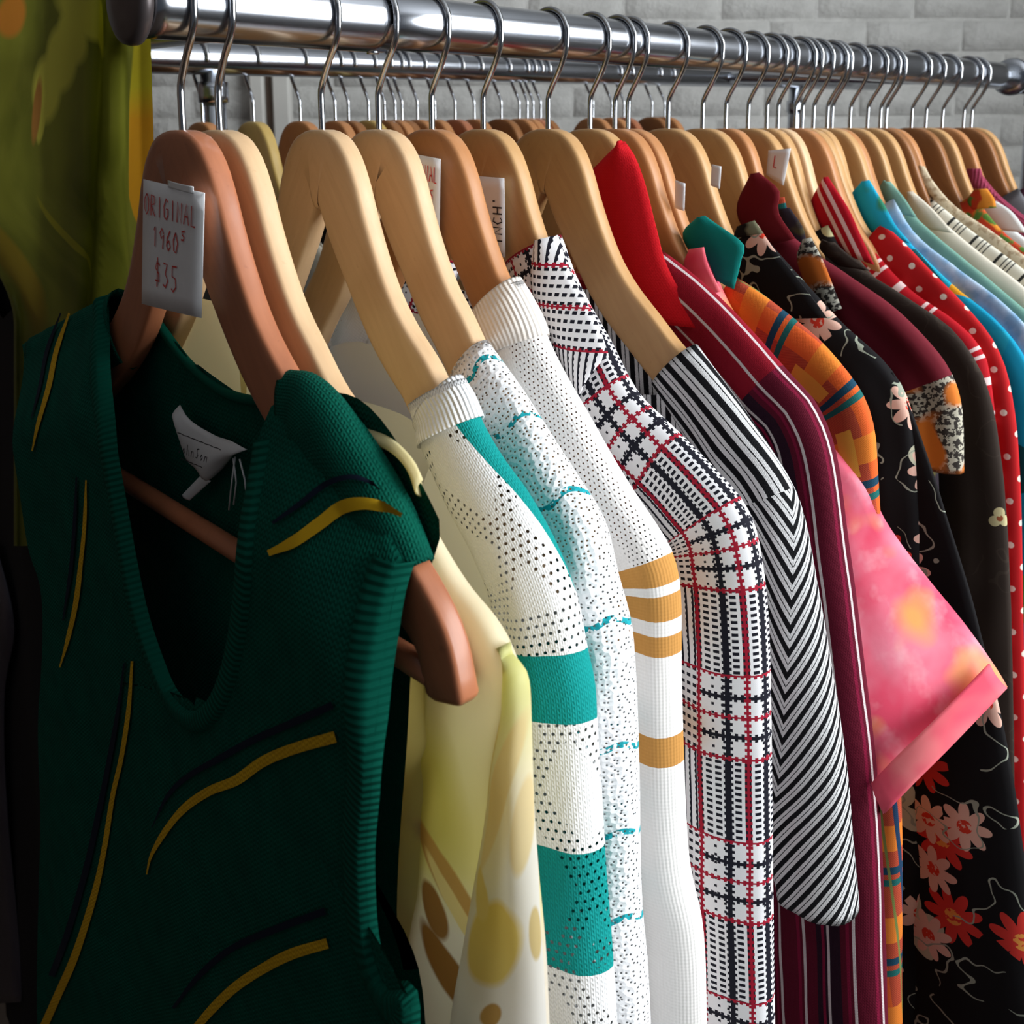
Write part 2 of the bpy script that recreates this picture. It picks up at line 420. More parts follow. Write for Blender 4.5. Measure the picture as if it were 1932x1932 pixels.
# door casing beside the painted wall
for nm, a0, a1, m_, lb in (('trim_1', -.605, -.572, FRAMEW, 'white upright door casing board against the brick wall'), ('trim_2', -.572, -.552, BROWN, 'narrow brown strip in the gap between two white casing boards'),  # brown strip set into the gap between the white boards
                           ('trim_3', -.552, -.512, FRAMEW, 'broader white upright casing board beside the brown strip')):
    slab(nm, a0, a1, BB-.05 if m_ is FRAMEW else BB-.03, BB-.012, 0.0, 2.25, m_, bev=.004)['label'] = lb

# ------------------------------------------------------------------ the double clothes rack
SEP = .47
def back_z(y): return ZH+.006+.013*y
rack = empty('clothes_rack', 'polished chrome double clothes rack with two long parallel rails', 'rack')
def part(name, me, mat, parent, label=None):
    o = link(name, me, mat, parent)
    if label: o['label'] = label
    return o
def seg(a, b, n=14): a, b = Vector(a), Vector(b); return [a.lerp(b, i/n) for i in range(n+1)]
T_STEP, T_END = .128, 1.112
part('rail', tube(seg((0, .10, ZH), (0, T_END+.02, ZH)), .0165, 40), CHROME, rack, 'long chrome front rail')
part('rail_sleeve', tube(seg((0, -.021, ZH), (0, T_STEP, ZH)), .0186, 40), CHROME, rack, 'thicker outer tube of the front rail')
part('rivet', tube(seg((0, T_STEP-.006, ZH-.0195), (0, T_STEP-.006, ZH-.017), 3), .004, 12), CHROME, rack)
capr = [(.0186, 0), (.0208, -.001), (.0212, -.004), (.0205, -.0065), (.018, -.008), (.009, -.0092), (0.0002, -.0095)]
me = grid_mesh('end_cap', [[Vector((r*1.07*math.cos(k*math.tau/36), -.020+y, ZH+r*1.07*math.sin(k*math.tau/36))) for k in range(36)] for r, y in capr], close=True)
part('end_cap', me, CAPM, rack, 'dull dark rounded end cap of the front rail')
fin = [(.0165, 0), (.0225, .002), (.024, .010), (.0225, .018), (.017, .022), (.016, .034), (.021, .040), (.021, .060)]
me = grid_mesh('corner_fitting', [[Vector((r*math.cos(k*math.tau/36), T_END+y, ZH+r*math.sin(k*math.tau/36))) for k in range(36)] for r, y in fin], close=True)
part('corner_fitting', me, CHROME, rack, 'bright ringed fitting at the far end of the front rail')
part('back_rail', tube(seg((-SEP, .030, back_z(.03)), (-SEP, 1.68, back_z(1.68))), .0165, 32), CHROME, rack, 'chrome back rail')
part('crossbar', tube(seg((0, .075, ZH), (-SEP, .075, back_z(.075))), .0095, 20), CHROME, rack)
part('crossbar', tube(seg((0, T_END+.05, ZH), (-SEP, T_END+.05, back_z(T_END))), .0095, 20), CHROME, rack)
part('scarf_bar', tube(seg((0, .030, ZH+.066), (-SEP-.02, .030, ZH+.066)), .007, 16), CHROME, rack)
for x in (-.001, -SEP): part('bar_stem', tube(seg((x, .030, ZH+.01), (x, .030, ZH+.066), 4), .006, 14), CHROME, rack)
for x, y in ((-SEP, .255), (-SEP, 1.39), (0, 1.215)):
    part('post', tube(seg((x, y, .04), (x, y, (back_z(y) if x else ZH)-.004)), .0125, 24), CHROME, rack)
    part('foot', tube(seg((x-.2, y, .02), (x+.2, y, .02)), .014, 18), CHROME, rack)
    part('post_collar', tube(seg((x, y, ZH-.035), (x, y, ZH-.014), 3), .0155, 24), CHROME, rack)

# ------------------------------------------------------------------ hangers
PROF = [(0, -.064), (.011, -.0648), (.022, -.0690), (.032, -.0790), (.040, -.0940), (.047, -.1120), (.057, -.1340), (.068, -.1530), (.082, -.1695), (.100, -.1855), (.121, -.2010), (.150, -.2210), (.178, -.2420), (.194, -.2610), (.201, -.2840)]
HMESH = {}
def hanger_meshes(wk, su, hook_r, hs, cover=None, ck=None):
    key = (wk, round(su, 3), hook_r, hs, ck)
    if key in HMESH: return HMESH[key]
    prof = [(u*su, w_) for u, w_ in PROF]
    if cover:                                                # keep the arms inside the cloth that hangs on them
        C0 = [p for p in spline([Vector((*c, 0)) for c in cover], 160)[0]]
        def roof(u):
            q = [p for p in C0 if p.y > -.30]
            return min(q, key=lambda p: abs(p.x-u)).y if u > max(.095, cover[0][0]) else 0
        umax = max(p.x for p in C0 if p.y > -.275)-.007
        prof = [(u*min(1, umax/(PROF[-1][0]*su)) if u > .1 else u, w_) for u, w_ in prof]
        prof = [(u, min(w_, roof(u)-.009)) for u, w_ in prof]
        for k in range(1, len(prof)): prof[k] = (max(prof[k][0], prof[k-1][0]+.004), min(prof[k][1], prof[k-1][1]-.0002))
    pts = [(-u, w_) for u, w_ in prof[:0:-1]]+prof
    n = 97; C = spline([Vector((a, b, 0)) for a, b in pts], n)[0]; rows = []
    def ring(i, k=1.0, ext=0.0):
        d = (C[min(i+1, n-1)]-C[max(i-1, 0)]).normalized(); nr = Vector((d.y, -d.x, 0)); s = abs(i/(n-1)-.5)*2
        h = pw([(0, .046), (.16, .041), (.4, .033), (.75, .031), (1, .024)], s); T = pw([(0, .0072), (.5, .0062), (1, .0058)], s)
        mid = C[i]+nr*h/2+d*ext; row = []
        for a in range(20):
            th = math.tau*(a+.5)/20; c, s_ = math.cos(th), math.sin(th)
            e = .32; x = math.copysign(abs(c)**e, c)*T*k; y = math.copysign(abs(s_)**e, s_)*h/2*k
            p = mid-nr*y; row.append(L3(p.x, p.y, x))
        return row
    rows = [ring(0, .05, -.0035), ring(0, .75, -.0032), ring(0, .93, -.0015)]+[ring(i) for i in range(n)]+[ring(n-1, .93, .0015), ring(n-1, .75, .0032), ring(n-1, .05, .0035)]
    bodym = grid_mesh('arms', rows, close=True)
    R = hook_r+.0019
    path = [(0, -.078), (0, -.064), (0, -.047), (.0006, -.041), (.0045, -.0335), (.0100, -.0250), (R*.80, -.0165), (R*.97, -.0085)]
    path += [(R*math.cos(a), R*math.sin(a)) for a in [math.radians(q) for q in range(-10, 200, 12)]]
    P = spline([Vector((a*hs, b, 0)) for a, b in path], 60)[0]
    hookm = tube([L3(p.x, p.y, 0) for p in P], .00195, 10)
    bw = prof[-1][0]-.016; bz = prof[-1][1]-.001
    barm = tube([L3(-bw+2*bw*i/10, bz, 0) for i in range(11)], .0056, 14)
    for m_, mt in ((bodym, WOOD[wk]), (hookm, WIRE), (barm, WOOD[wk])): m_.materials.append(mt)
    HMESH[key] = (bodym, hookm, barm); return HMESH[key]
def hanger(t, wk, label, x=0.0, z=ZH, psi=0.0, su=1.0, hr=.0165, hs=1, group=None, tilt=0.0, cover=None, ck=None):
    e = empty('coat_hanger', label, 'hanger', group, (x, t, z), psi); e.rotation_euler[1] = tilt
    for nm, me in zip(('arms', 'hook', 'trouser_bar'), hanger_meshes(wk, su, hr, hs, cover, ck)):
        link(nm, me, None, e)
    return e

# ------------------------------------------------------------------ cloth materials
def arc_at(outer, px, py, t):                                # cm along a traced outline
    P, Ln = spline([Vector((*p, 0)) for p in outer], 200); q = Vector((*PX(px, py, t), 0))
    i = min(range(200), key=lambda k: (P[k]-q).length); return 100*Ln*i/199
def trace(t, pts, v=-.004): return [PX(a, b, t, v) for a, b in pts]
XS = dict(vest=345, blouse=415, teal=608, crochet=715, tan=815, plaid=912, bw=1034, red=1113, pink=1160, orange=1185, floral=1260, burg=1325,
          olive=1369, brown=1411, leaf=1446, plain=1467, rstripe=1500, rdots=1513, black2=1534, turq=1560, lblue=1569, sage=1603, cream=1636, bstripe=1660,
          beige=1671, oprint=1719, white=1746, mauve=1777, grey=1817, plum=1832)
T = {k: t_for(v) for k, v in XS.items()}
OUT = {
 'blouse': trace(T['blouse'], [(716, 812), (770, 872), (800, 920), (830, 1000), (880, 1090), (935, 1160), (968, 1222), (990, 1300), (1000, 1420), (1010, 1600), (1020, 1800), (1025, 1990), (1030, 2300)]),
 'teal': trace(T['teal'], [(880, 712), (905, 782), (950, 860), (1000, 932), (1050, 1025), (1088, 1125), (1108, 1225), (1124, 1300), (1130, 1400), (1143, 1600), (1158, 1800), (1168, 1990), (1190, 2400)]),
 'crochet': trace(T['crochet'], [(922, 640), (960, 692), (1000, 750), (1080, 880), (1138, 980), (1166, 1090), (1190, 1185), (1200, 1300), (1205, 1450), (1210, 1700), (1226, 1900), (1240, 2350)]),
 'tan': trace(T['tan'], [(990, 528), (1018, 590), (1050, 665), (1100, 758), (1180, 900), (1240, 990), (1272, 1050), (1287, 1130), (1290, 1300), (1302, 1600), (1330, 1750), (1338, 1950), (1350, 2300)]),
 'plaid': trace(T['plaid'], [(1062, 442), (1088, 515), (1120, 580), (1155, 640), (1205, 735), (1270, 800), (1350, 880), (1412, 955), (1440, 1045), (1455, 1200), (1460, 1500), (1465, 1950), (1475, 2300)]),
 'bw': trace(T['bw'], [(1318, 648), (1350, 692), (1420, 790), (1490, 900), (1520, 980), (1540, 1080), (1570, 1250), (1600, 1450), (1612, 1600), (1622, 1722)]),
 'red': trace(T['red'], [(1252, 470), (1290, 498), (1340, 540), (1400, 598), (1500, 710), (1545, 762), (1580, 850), (1602, 1000), (1635, 1250), (1665, 1530), (1680, 1932), (1690, 2200)]),
 'pink': [PX(a, b, T['pink'], v) for a, b, v in ((1330, 476, -.002), (1378, 580, -.002), (1450, 685, -.003), (1528, 790, -.005), (1592, 858, -.008), (1645, 915, -.016), (1680, 990, -.023), (1750, 1100, -.034), (1830, 1205, -.046), (1900, 1297, -.056))],
 'orange': trace(T['orange'], [(1392, 522), (1430, 545), (1500, 598), (1560, 650), (1625, 730), (1652, 800), (1660, 880), (1668, 1000), (1690, 1300), (1705, 1510), (1706, 1932), (1712, 2200)]),
 'floral': trace(T['floral'], [(1428, 425), (1480, 485), (1530, 540), (1600, 615), (1680, 690), (1722, 770), (1740, 900), (1755, 1100), (1765, 1400), (1770, 1932), (1775, 2200)]),
 'burg': trace(T['burg'], [(1470, 420), (1520, 462), (1600, 515), (1680, 570), (1740, 625), (1792, 690), (1818, 765), (1822, 890)]),
}
OUT.update({
 'brown': trace(T['brown'], [(1550, 462), (1600, 492), (1650, 520), (1730, 570), (1800, 620), (1845, 680), (1870, 740), (1888, 830), (1905, 1000), (1915, 1300), (1920, 1700), (1925, 2100)]),
 'rstripe': trace(T['rstripe'], [(1580, 370), (1610, 410), (1655, 475), (1720, 545), (1800, 600), (1850, 650), (1872, 710), (1890, 900), (1905, 1250), (1912, 1700)]),
 'rdots': trace(T['rdots'], [(1665, 425), (1692, 440), (1760, 510), (1840, 592), (1885, 655), (1912, 740), (1928, 900), (1936, 1250), (1945, 1800)]),
 'turq': trace(T['turq'], [(1645, 352), (1690, 425), (1800, 535), (1880, 600), (1935, 670), (1965, 760), (1985, 1000), (2000, 1600)]),
 'lblue': trace(T['lblue'], [(1690, 375), (1730, 440), (1810, 505), (1890, 565), (1960, 640), (2000, 740), (2020, 1000), (2030, 1600)]),
 'sage': trace(T['sage'], [(1678, 348), (1730, 408), (1810, 478), (1900, 552), (1980, 630), (2020, 740), (2032, 1000), (2040, 1600)]),
 'cream': trace(T['cream'], [(1725, 368), (1770, 408), (1850, 475), (1940, 545), (2010, 620), (2050, 740), (2062, 1000), (2070, 1600)]),
 'bstripe': trace(T['bstripe'], [(1757, 372), (1830, 430), (1935, 508), (2030, 590), (2070, 700), (2080, 1000), (2090, 1500)]),
 'beige': trace(T['beige'], [(1748, 322), (1800, 384), (1880, 440), (1970, 510), (2050, 590), (2090, 700), (2100, 1500)]),
 'white': trace(T['white'], [(1860, 388), (1935, 448), (2030, 520), (2100, 600), (2130, 700), (2140, 1400)]),
 'mauve': trace(T['mauve'], [(1850, 322), (1885, 365), (1940, 410), (2030, 480), (2110, 570), (2140, 700), (2150, 1400)]),
})
GEN = [(.070, -.134), (.088, -.158), (.112, -.180), (.15, -.203), (.182, -.226), (.203, -.254), (.215, -.297), (.222, -.40), (.228, -.66)]
for k in ('leaf', 'plain', 'black2', 'olive'): OUT[k] = [(a*.92, b-.014) for a, b in GEN]
def AY(k, px, py): return arc_at(OUT[k], px, py, T[k])

def stripes_mask(q, p, w_): return q.per(p).abs() < w_
C_ = {}
def fab(key, colf, **kw): C_[key] = material('cloth_'+key, colf, **kw); return C_[key]
fab('vest', lambda g: g.mix(g.ramp(g.noise(.5, 4), .35, .7), (1, 80, 64), (1, 70, 57)), bump=lambda g: knit(.30, .26)(g)+g.noise(1.5, 3), bstr=.5, bdist=.0012, spec=.08)
fab('vest_rib', (1, 76, 61), bump=lambda g: (g.y/.34*6.283).sin()*1.2, bstr=.45, bdist=.0012, spec=.08)
fab('yellow_line', lambda g: g.mix(g.noise(3.0, 2), (222, 178, 30), (196, 150, 22)), bump=knit(.3, .26), bstr=.4, spec=.2)
fab('navy_line', (10, 22, 40), spec=.2)
def c_blouse(g):
    top = g.ramp(g.y, 15.0, 23.0); low = g.ramp(g.y, 24.0, 30.0)
    n = g.noise(.16, 3)
    c = g.mix(top, (252, 244, 212), (240, 232, 168))
    c = g.mix(g.ell(6.2, 20.0, 2.2, 4.0, 0, .7), c, (222, 212, 128))
    c = g.mix(g.ramp(g.y-g.x*.25, 22.5, 25.5), c, (242, 234, 218))
    for cx, cy, a, b, an, col in ((5.2, 24.3, 3.4, .85, -.80, (200, 158, 92)), (3.2, 26.6, 1.6, .55, -.6, (196, 152, 86)), (4.6, 25.6, 3.2, .45, -.85, (236, 216, 150)), (6.4, 26.2, .95, 1.4, .3, (158, 114, 62)),
                                  (5.4, 29.2, 2.7, 1.0, -.70, (156, 110, 56)), (5.0, 33.0, 1.7, .6, -.2, (160, 118, 66)), (4.0, 35.5, 1.8, .7, .6, (190, 150, 84))):
        c = g.mix(g.ell(cx, cy, a, b, an, .2), c, col)
    return c
fab('blouse', c_blouse, rough=.5, bump=soft(.25), bstr=.12, trans=.5)
def c_flap(g):
    c = g.mix(g.ramp(g.y, 1.5, 6), (232, 230, 158), (246, 238, 210)); c = g.mix(g.ramp(g.y-g.x*.5, 7.0, 9.0), c, (244, 241, 234))
    for cx, cy, a, b, an, col in ((1.9, 6.0, 3.4, .75, 1.0, (240, 220, 168)), (3.2, 4.8, 2.4, .5, 1.0, (230, 214, 140)), (2.9, 12.4, 2.1, 1.9, .1, (236, 212, 122)), (3.7, 10.0, .6, 1.3, .2, (238, 216, 140)),
                                  (.15, 12.6, .32, 1.15, 0, (220, 198, 142)), (.4, 7.8, .6, 2.0, -.2, (240, 222, 176)), (3.2, 15.6, 1.0, .5, .2, (196, 156, 92))):
        c = g.mix(g.ell(cx, cy, a, b, an, .2), c, col)
    return c
fab('blouse_flap', c_flap, rough=.5, bump=soft(.25), bstr=.12, trans=.5)
fab('blouse_edge', (246, 234, 182), rough=.5, trans=.5)
def eyelets(g, p=.40, q=.44, r=.085):
    row = (g.y/q).floor(); dx, dy = (g.x+(row*.5).frac()*p).per(p), g.y.per(q); return (dx*dx+dy*dy) < r*r
a1, a2, b1, b2 = AY('teal', 1110, 1228), AY('teal', 1127, 1360), AY('teal', 1144, 1612), AY('teal', 1161, 1838)
def c_teal(g):
    ys = g.y+g.x*.12
    band = ys.band((a1+a2)/2, (a2-a1)/2).max(ys.band((b1+b2)/2, (b2-b1)/2)).max(ys.band(b2+15, 4))
    wedge = (g.x < (1.15-(g.y-1.7)*.17))*(g.y > 1.9)*(g.y < 12.0); teal = band.max(wedge)
    return g.mix(teal, (240, 240, 240), (6, 142, 138))
def h_teal(g):
    ys = g.y+g.x*.12; band = ys.band((a1+a2)/2, (a2-a1)/2).max(ys.band(b2+15, 4))
    wedge = (g.x < (1.15-(g.y-1.7)*.17))*(g.y > 1.9)*(g.y < 12.0)
    lace = ((g.x*.9+g.y*.55).per(4.2).abs() < .75).max((g.x*.9-g.y*.5).per(5.0).abs() < .55).max(g.noise(.16, 2) > .58).max(g.y.band(a1-1.3, 1.0))
    return eyelets(g)*lace*(1-wedge)*(1-band)*(g.y > 2.2)
fab('teal', c_teal, bump=knit(.24, .26), bstr=.4, bdist=.0011, spec=.2, hole=h_teal)
cy = [AY('crochet', *p) for p in ((940, 668), (1012, 770), (1100, 915), (1188, 1175), (1203, 1410), (1210, 1580), (1216, 1740))]
def c_croch(g):
    wv = g.y+(g.x*2.3).sin()*.22+g.x*.10; m = None
    for q in cy:
        k = wv.band(q, .17)*(g.noise(2.2, 2) > .44); m = k if m is None else m.max(k)
    return g.mix(m, (246, 246, 247), (30, 158, 168))
def h_croch(g):
    v = X(g, g.vor(2.7, g.comb(g.x, g.y*1.2), .75).outputs['Distance']); return (v < .17)*(g.noise(.3, 2) > .36)
fab('crochet', c_croch, bump=lambda g: X(g, g.vor(2.7, g.comb(g.x, g.y*1.2), .75).outputs['Distance'])*2.0+g.noise(3, 3), bstr=.45, bdist=.0010, spec=.2, hole=h_croch)
ty = [(AY('tan', *p), AY('tan', *q)) for p, q in (((1268, 1042), (1285, 1092)), ((1288, 1122), (1288, 1166)), ((1288, 1196), (1289, 1240)), ((1292, 1388), (1294, 1440)), ((1312, 1640), (1316, 1660)))]
def c_tan(g):
    m = None
    for a, b in ty[:4]:
        k = g.y.band((a+b)/2, (b-a)/2); m = k if m is None else m.max(k)
    return g.mix(m, (240, 236, 232), (198, 142, 74))
fab('tan', c_tan, bump=lambda g: (g.x/.2*6.283).sin()*.6+(g.y/.2*6.283).sin()*.3, bstr=.2, bdist=.0009, spec=.2,
    hole=lambda g: eyelets(g, .3, .3, .05)*(g.x > .3)*(g.x < 2.4)*(g.y < ty[0][0]))
fab('tan_collar', (238, 228, 218), bump=rib(.3), bstr=.4, bdist=.0009, spec=.2)
def c_plaid(g):
    xs = g.x-1.35
    jy, jx = (g.y/.36).frac() > .5, (xs/.36).frac() > .5
    yb = (g.y/9.8).frac()*9.8; blkA = yb < 5.0; fx = (xs > 2.9).max(xs < -3.2)
    vb = (xs.abs()-1.08).abs() < (jy*.14+.13); vr = xs.abs() < (jy*.12+.07)
    redv = ((xs-2.75).abs() < (jy*.09+.08)).max((xs+3.0).abs() < (jy*.09+.08))
    hb = blkA*(((yb-2.5).abs()-1.15).abs() < (jx*.13+.10)); hr = (((yb-2.5).abs() < (jx*.11+.05)).max(((yb-2.5).abs()-2.45).abs() < (jx*.10+.06)))
    dash = (1-blkA)*((g.y/.36).frac() < .5)*((xs/.54+.3).frac() < .66)
    cross = blkA*((xs/.54).frac().band(.5, .14))*((g.y/.5).frac().band(.5, .16))*((xs.abs()-1.75).abs() < .5)
    fine = fx*((xs/.42).frac() < ((g.y/.36*6.283).sin()*.06+.34))*(1-blkA).max(.0)
    finA = fx*blkA*((g.y/.5).frac() < .42)*((xs/.42).frac() < .62)
    black = (1-fx)*dash.max(cross).max(vb).max(hb)
    c = g.mix(black.max(fine).max(finA), (236, 234, 236), (22, 22, 34))
    return g.mix(((1-fx)*(vr.max(hr))).max(redv).max(fx*hr), c, (160, 22, 46))
fab('plaid', c_plaid, bump=weave(.1), bstr=.1, rough=.8, spec=.2)
fab('plaid_flat', lambda g: c_plaid(g), bump=weave(.1), bstr=.1, rough=.8, spec=.2)
def c_bw(g):
    d = g.x-(g.y-10.5)*.24-.2; q = g.mix(g.y > 10.5, (0, 0, 0), (255, 255, 255)); f = X(g, q.k)
    s1 = g.x*1.0+g.y*.10; s2 = g.y*.80+d.abs()*1.35
    s = s1*(1-f)+s2*f; r = (s/1.12).frac(); jag = (g.noise(6.0, 1)-.5)*.06
    blk = ((r+jag) < .40).max((r+jag).band(.68, .035)); return g.mix(blk, (214, 214, 214), (12, 12, 16))
fab('bw', c_bw, bump=knit(.2, .2), bstr=.3, spec=.2)
def c_red(g):
    r = (g.x/1.75+.30).frac(); wl = r.band(.5, .055)
    k = ((g.x/1.75+.30).floor()*.37).frac()
    c = g.mix(g.y > 12.0, (140, 12, 34), g.mix(k > .5, (92, 8, 34), (40, 12, 30)))
    c = g.mix(r.band(.72, .06)*(g.y > 12), c, (130, 16, 54))
    return g.mix(wl, c, (214, 200, 200))
fab('red', c_red, bump=knit(.2, .2), bstr=.25, spec=.2)
fab('red_collar', (190, 10, 24), bump=knit(.2, .2), bstr=.25, spec=.2)
def c_pink(g):
    a = g.noise(.20, 3); b = g.noise(.16, 2, g.comb(g.x+20.0, g.y-7.0)); h = g.noise(.5, 3)
    c = g.mix(g.ramp(a, .38, .62), (234, 80, 108), (240, 132, 152)); c = g.mix(g.ramp(h, .52, .72)*.6, c, (244, 176, 184))
    return g.mix(g.ramp(b, .56, .68), c, (246, 166, 98))
fab('pink', c_pink, bump=soft(.6), bstr=.1, spec=.2)
fab('pink_hem', lambda g: g.mix(g.ramp(g.noise(.35, 2), .4, .65), (234, 86, 108), (242, 128, 132)), bump=soft(.6), bstr=.1, spec=.2)
fab('teal_plain', (4, 128, 120), bump=weave(), bstr=.1, spec=.2)
def c_orange(g):
    x, y = g.x+g.y*.12, g.y-g.x*.25
    tw = ((g.x+g.y)/.16).frac() > .5
    c = g.mix(tw, (190, 84, 52), (168, 62, 46)); c = g.mix((x/6.2).frac().band(.30, .13), c, (222, 96, 40)); c = g.mix((y/6.6).frac().band(.35, .14), c, (228, 128, 46))
    c = g.mix((x/6.2).frac().band(.62, .09)*(y/6.6).frac().band(.35, .26), c, (232, 168, 66)); c = g.mix((y/6.6).frac().band(.70, .04), c, (24, 66, 88))
    c = g.mix((y/6.6).frac().band(.83, .035), c, (28, 100, 96)); c = g.mix((x/6.2).frac().band(.86, .03), c, (30, 60, 92)); return g.mix((x/6.2).frac().band(.0, .03), c, (120, 132, 70))
fab('orange', c_orange, bump=weave(.14), bstr=.15, spec=.2)
def c_floral(base, cols, sc=.16, R=2.6, thr=.35, stem=(150, 156, 140)):
    def f(g):
        c = g.mix(.0, base, base)
        for i, (col, heart, n) in enumerate(cols):
            p, h, r = g.flower(sc*(1+.2*i), R/(1+.25*i), n, i*1.7+.5, thr); c = g.mix(p, c, col); c = g.mix(h*(g.noise(3, 2) > .45), c, heart)
        ln = (g.noise(.22, 2)-.5).abs() < .006
        return g.mix(ln*(g.noise(.15, 2) > .5), c, stem)
    return f
fab('floral', c_floral((16, 14, 16), [((186, 184, 160), (196, 60, 48), 5), ((206, 54, 46), (230, 150, 70), 9), ((222, 178, 160), (210, 60, 40), 8)], thr=.74), bump=soft(.5), bstr=.08, spec=.2)
fab('floral_collar', lambda g: g.mix(g.ramp(g.noise(.4, 2), .5, .56), (20, 18, 18), (112, 110, 86)), spec=.2)
def c_burg(g):
    end = AY('burg', 1800, 705); m = g.y > end
    sp = g.mix(g.noise(2.6, 3) > .5, (188, 182, 164), (58, 52, 48)); sp = g.mix(g.ramp(g.noise(.25, 1), .50, .56), sp, (214, 118, 40))
    return g.mix(m, g.mix(g.noise(.2, 2), (122, 26, 42), (98, 18, 32)), sp)
fab('burg', c_burg, bump=soft(.4), bstr=.1, spec=.25)
fab('burg_collar', (104, 14, 24), bump=soft(.8), bstr=.1, spec=.2)
fab('olive', lambda g: g.mix(g.ramp(g.noise(.35, 2), .45, .55), (40, 32, 40), (92, 86, 44)), spec=.2)
fab('speckle', lambda g: g.mix(g.ramp(g.noise(.22, 1), .52, .58), g.mix(g.noise(3.2, 3) > .5, (184, 180, 166), (50, 46, 44)), (206, 108, 40)), spec=.2)
fab('brown', c_floral((50, 40, 34), [((196, 184, 140), (150, 80, 50), 3)], .26, .85, .80, (60, 50, 42)), spec=.2)
fab('leaf', c_floral((24, 20, 20), [((204, 196, 150), (180, 90, 40), 3), ((150, 84, 50), (60, 40, 30), 4)], .22, 1.5, .5), spec=.2)
fab('plain', (66, 54, 44), spec=.2)
def c_rs(g):
    r = (g.y/5.6).frac(); return g.mix(r.band(.28, .028).max(r.band(.42, .028)).max(r.band(.80, .06)*((g.y/11.2).frac() > .5)), (182, 18, 32), (236, 206, 204))
fab('rstripe', c_rs, spec=.2); fab('rstripe_collar', lambda g: g.mix(((g.x*.75+g.y*.45)/3.0).frac().band(.5, .05).max(((g.x*.75+g.y*.45)/3.0).frac().band(.72, .05)), (176, 14, 34), (232, 196, 198)), spec=.2)
def c_rd(g):
    dx, dy = (g.x+((g.y/1.9).floor()*.5).frac()*1.9).per(1.9), g.y.per(1.9); return g.mix((dx*dx+dy*dy) < .075, (190, 28, 32), (236, 220, 206))
fab('rdots', c_rd, spec=.2)
fab('black2', (26, 24, 26), spec=.2)
def c_turq(g):
    v = g.vor(.30, g.comb(g.x, g.y*.8), .8); s = g.nt.nodes.new('ShaderNodeSeparateColor'); g.nt.links.new(v.outputs['Color'], s.inputs[0]); r = X(g, s.outputs[0])
    c = g.mix(r > .45, (20, 158, 196), (18, 84, 92)); c = g.mix(r > .68, c, (222, 158, 34)); c = g.mix(r > .80, c, (34, 170, 200)); return g.mix(r > .92, c, (70, 170, 80))
fab('turq', c_turq, spec=.2); fab('turq_collar', lambda g: g.mix(g.ramp(g.noise(.3, 1), .52, .56), (28, 170, 206), (54, 140, 110)), spec=.2)
fab('lblue', lambda g: g.mix(g.ramp(g.noise(.5, 4), .4, .62), (176, 198, 220), (120, 160, 196)), spec=.2)
fab('sage', lambda g: g.mix(g.noise(.8, 3), (128, 172, 156), (104, 146, 134)), spec=.2)
fab('cream', lambda g: g.mix(g.noise(.4, 3), (228, 220, 204), (214, 204, 186)), spec=.2)
def c_bs(g):
    r = (g.y/2.9).frac(); return g.mix(r.band(.15, .05).max(r.band(.38, .02)).max(r.band(.52, .02)).max(r.band(.66, .02)), (222, 218, 202), (44, 44, 42))
fab('bstripe', c_bs, spec=.2)
fab('beige', lambda g: g.mix(g.ramp(g.noise(1.6, 3), .48, .58), (206, 190, 162), (170, 148, 120)), spec=.2)
fab('oprint', lambda g: g.mix(g.ramp(g.noise(.5, 2), .5, .54), g.mix(g.ramp(g.noise(.45, 2, g.comb(g.x+5.0, g.y)), .5, .55), (196, 62, 36), (222, 140, 48)), (80, 120, 50)), spec=.2)
fab('white', lambda g: g.mix(g.noise(.5, 3), (234, 236, 234), (216, 222, 220)), spec=.2)
fab('mauve', lambda g: g.mix(g.noise(.5, 3), (164, 68, 94), (146, 54, 80)), bump=rib(.35), bstr=.3, spec=.2)
fab('grey', (112, 112, 116), spec=.2); fab('plum', (84, 46, 66), spec=.2)
fab('white_rib', (238, 238, 238), bump=rib(.26), bstr=.5, bdist=.001, spec=.2)
fab('lining', (240, 240, 240), spec=.2)
fab('satin', lambda g: g.mix(g.noise(.2, 3), (74, 70, 82), (44, 42, 50)), rough=.3)
fab('label', (206, 208, 210), rough=.6)

# ------------------------------------------------------------------ garments
def garment(key, name, label, cat, group=None, psi=0.0, x=0.0, z=ZH, t=None):
    return empty(name, label, cat, group, (x, T[key] if t is None else t, z), psi)
def mirror_limb(*a, **k): k = dict(k); k['mirror'] = -1; k['ns'] = 40; k['nt'] = 20; return limb(*a, **k)

# --- 1. green knitted vest
tv = T['vest']
ridge_R = [PX(a, b, tv, 0) for a, b in ((535, 718), (590, 715), (650, 760), (740, 885), (795, 980), (818, 1050))]
ridge_L = [PX(a, b, tv, .010) for a, b in ((192, 548), (150, 574), (90, 608), (38, 638))]
def ridge_w(u):
    pts = sorted([(a, b) for a, b in ridge_R]+list(ridge_L))
    if u <= pts[0][0]: return pts[0][1]
    for (a, b), (c, d) in zip(pts, pts[1:]):
        if u <= c: return b+(d-b)*(u-a)/max(1e-6, c-a)
    return pts[-1][1]
def vest_v(u, w_):
    d = ridge_w(u)-w_; s = sstep(-.004, .085, d)
    return .006+.026*s+.0035*math.sin(u*30+.6)*sstep(.15, .5, d)+noise.noise(Vector((u*14, w_*9, 2)))*.004*s
def PV(px, py, off=0.0):
    v = .02
    for _ in range(40): u, w_ = PX(px, py, tv, v+off); v += .35*(vest_v(u, w_)-v)
    return u, w_
vest = garment('vest', 'knitted_vest', 'dark green knitted vest with curved yellow and navy lines and scooped neck', 'vest')
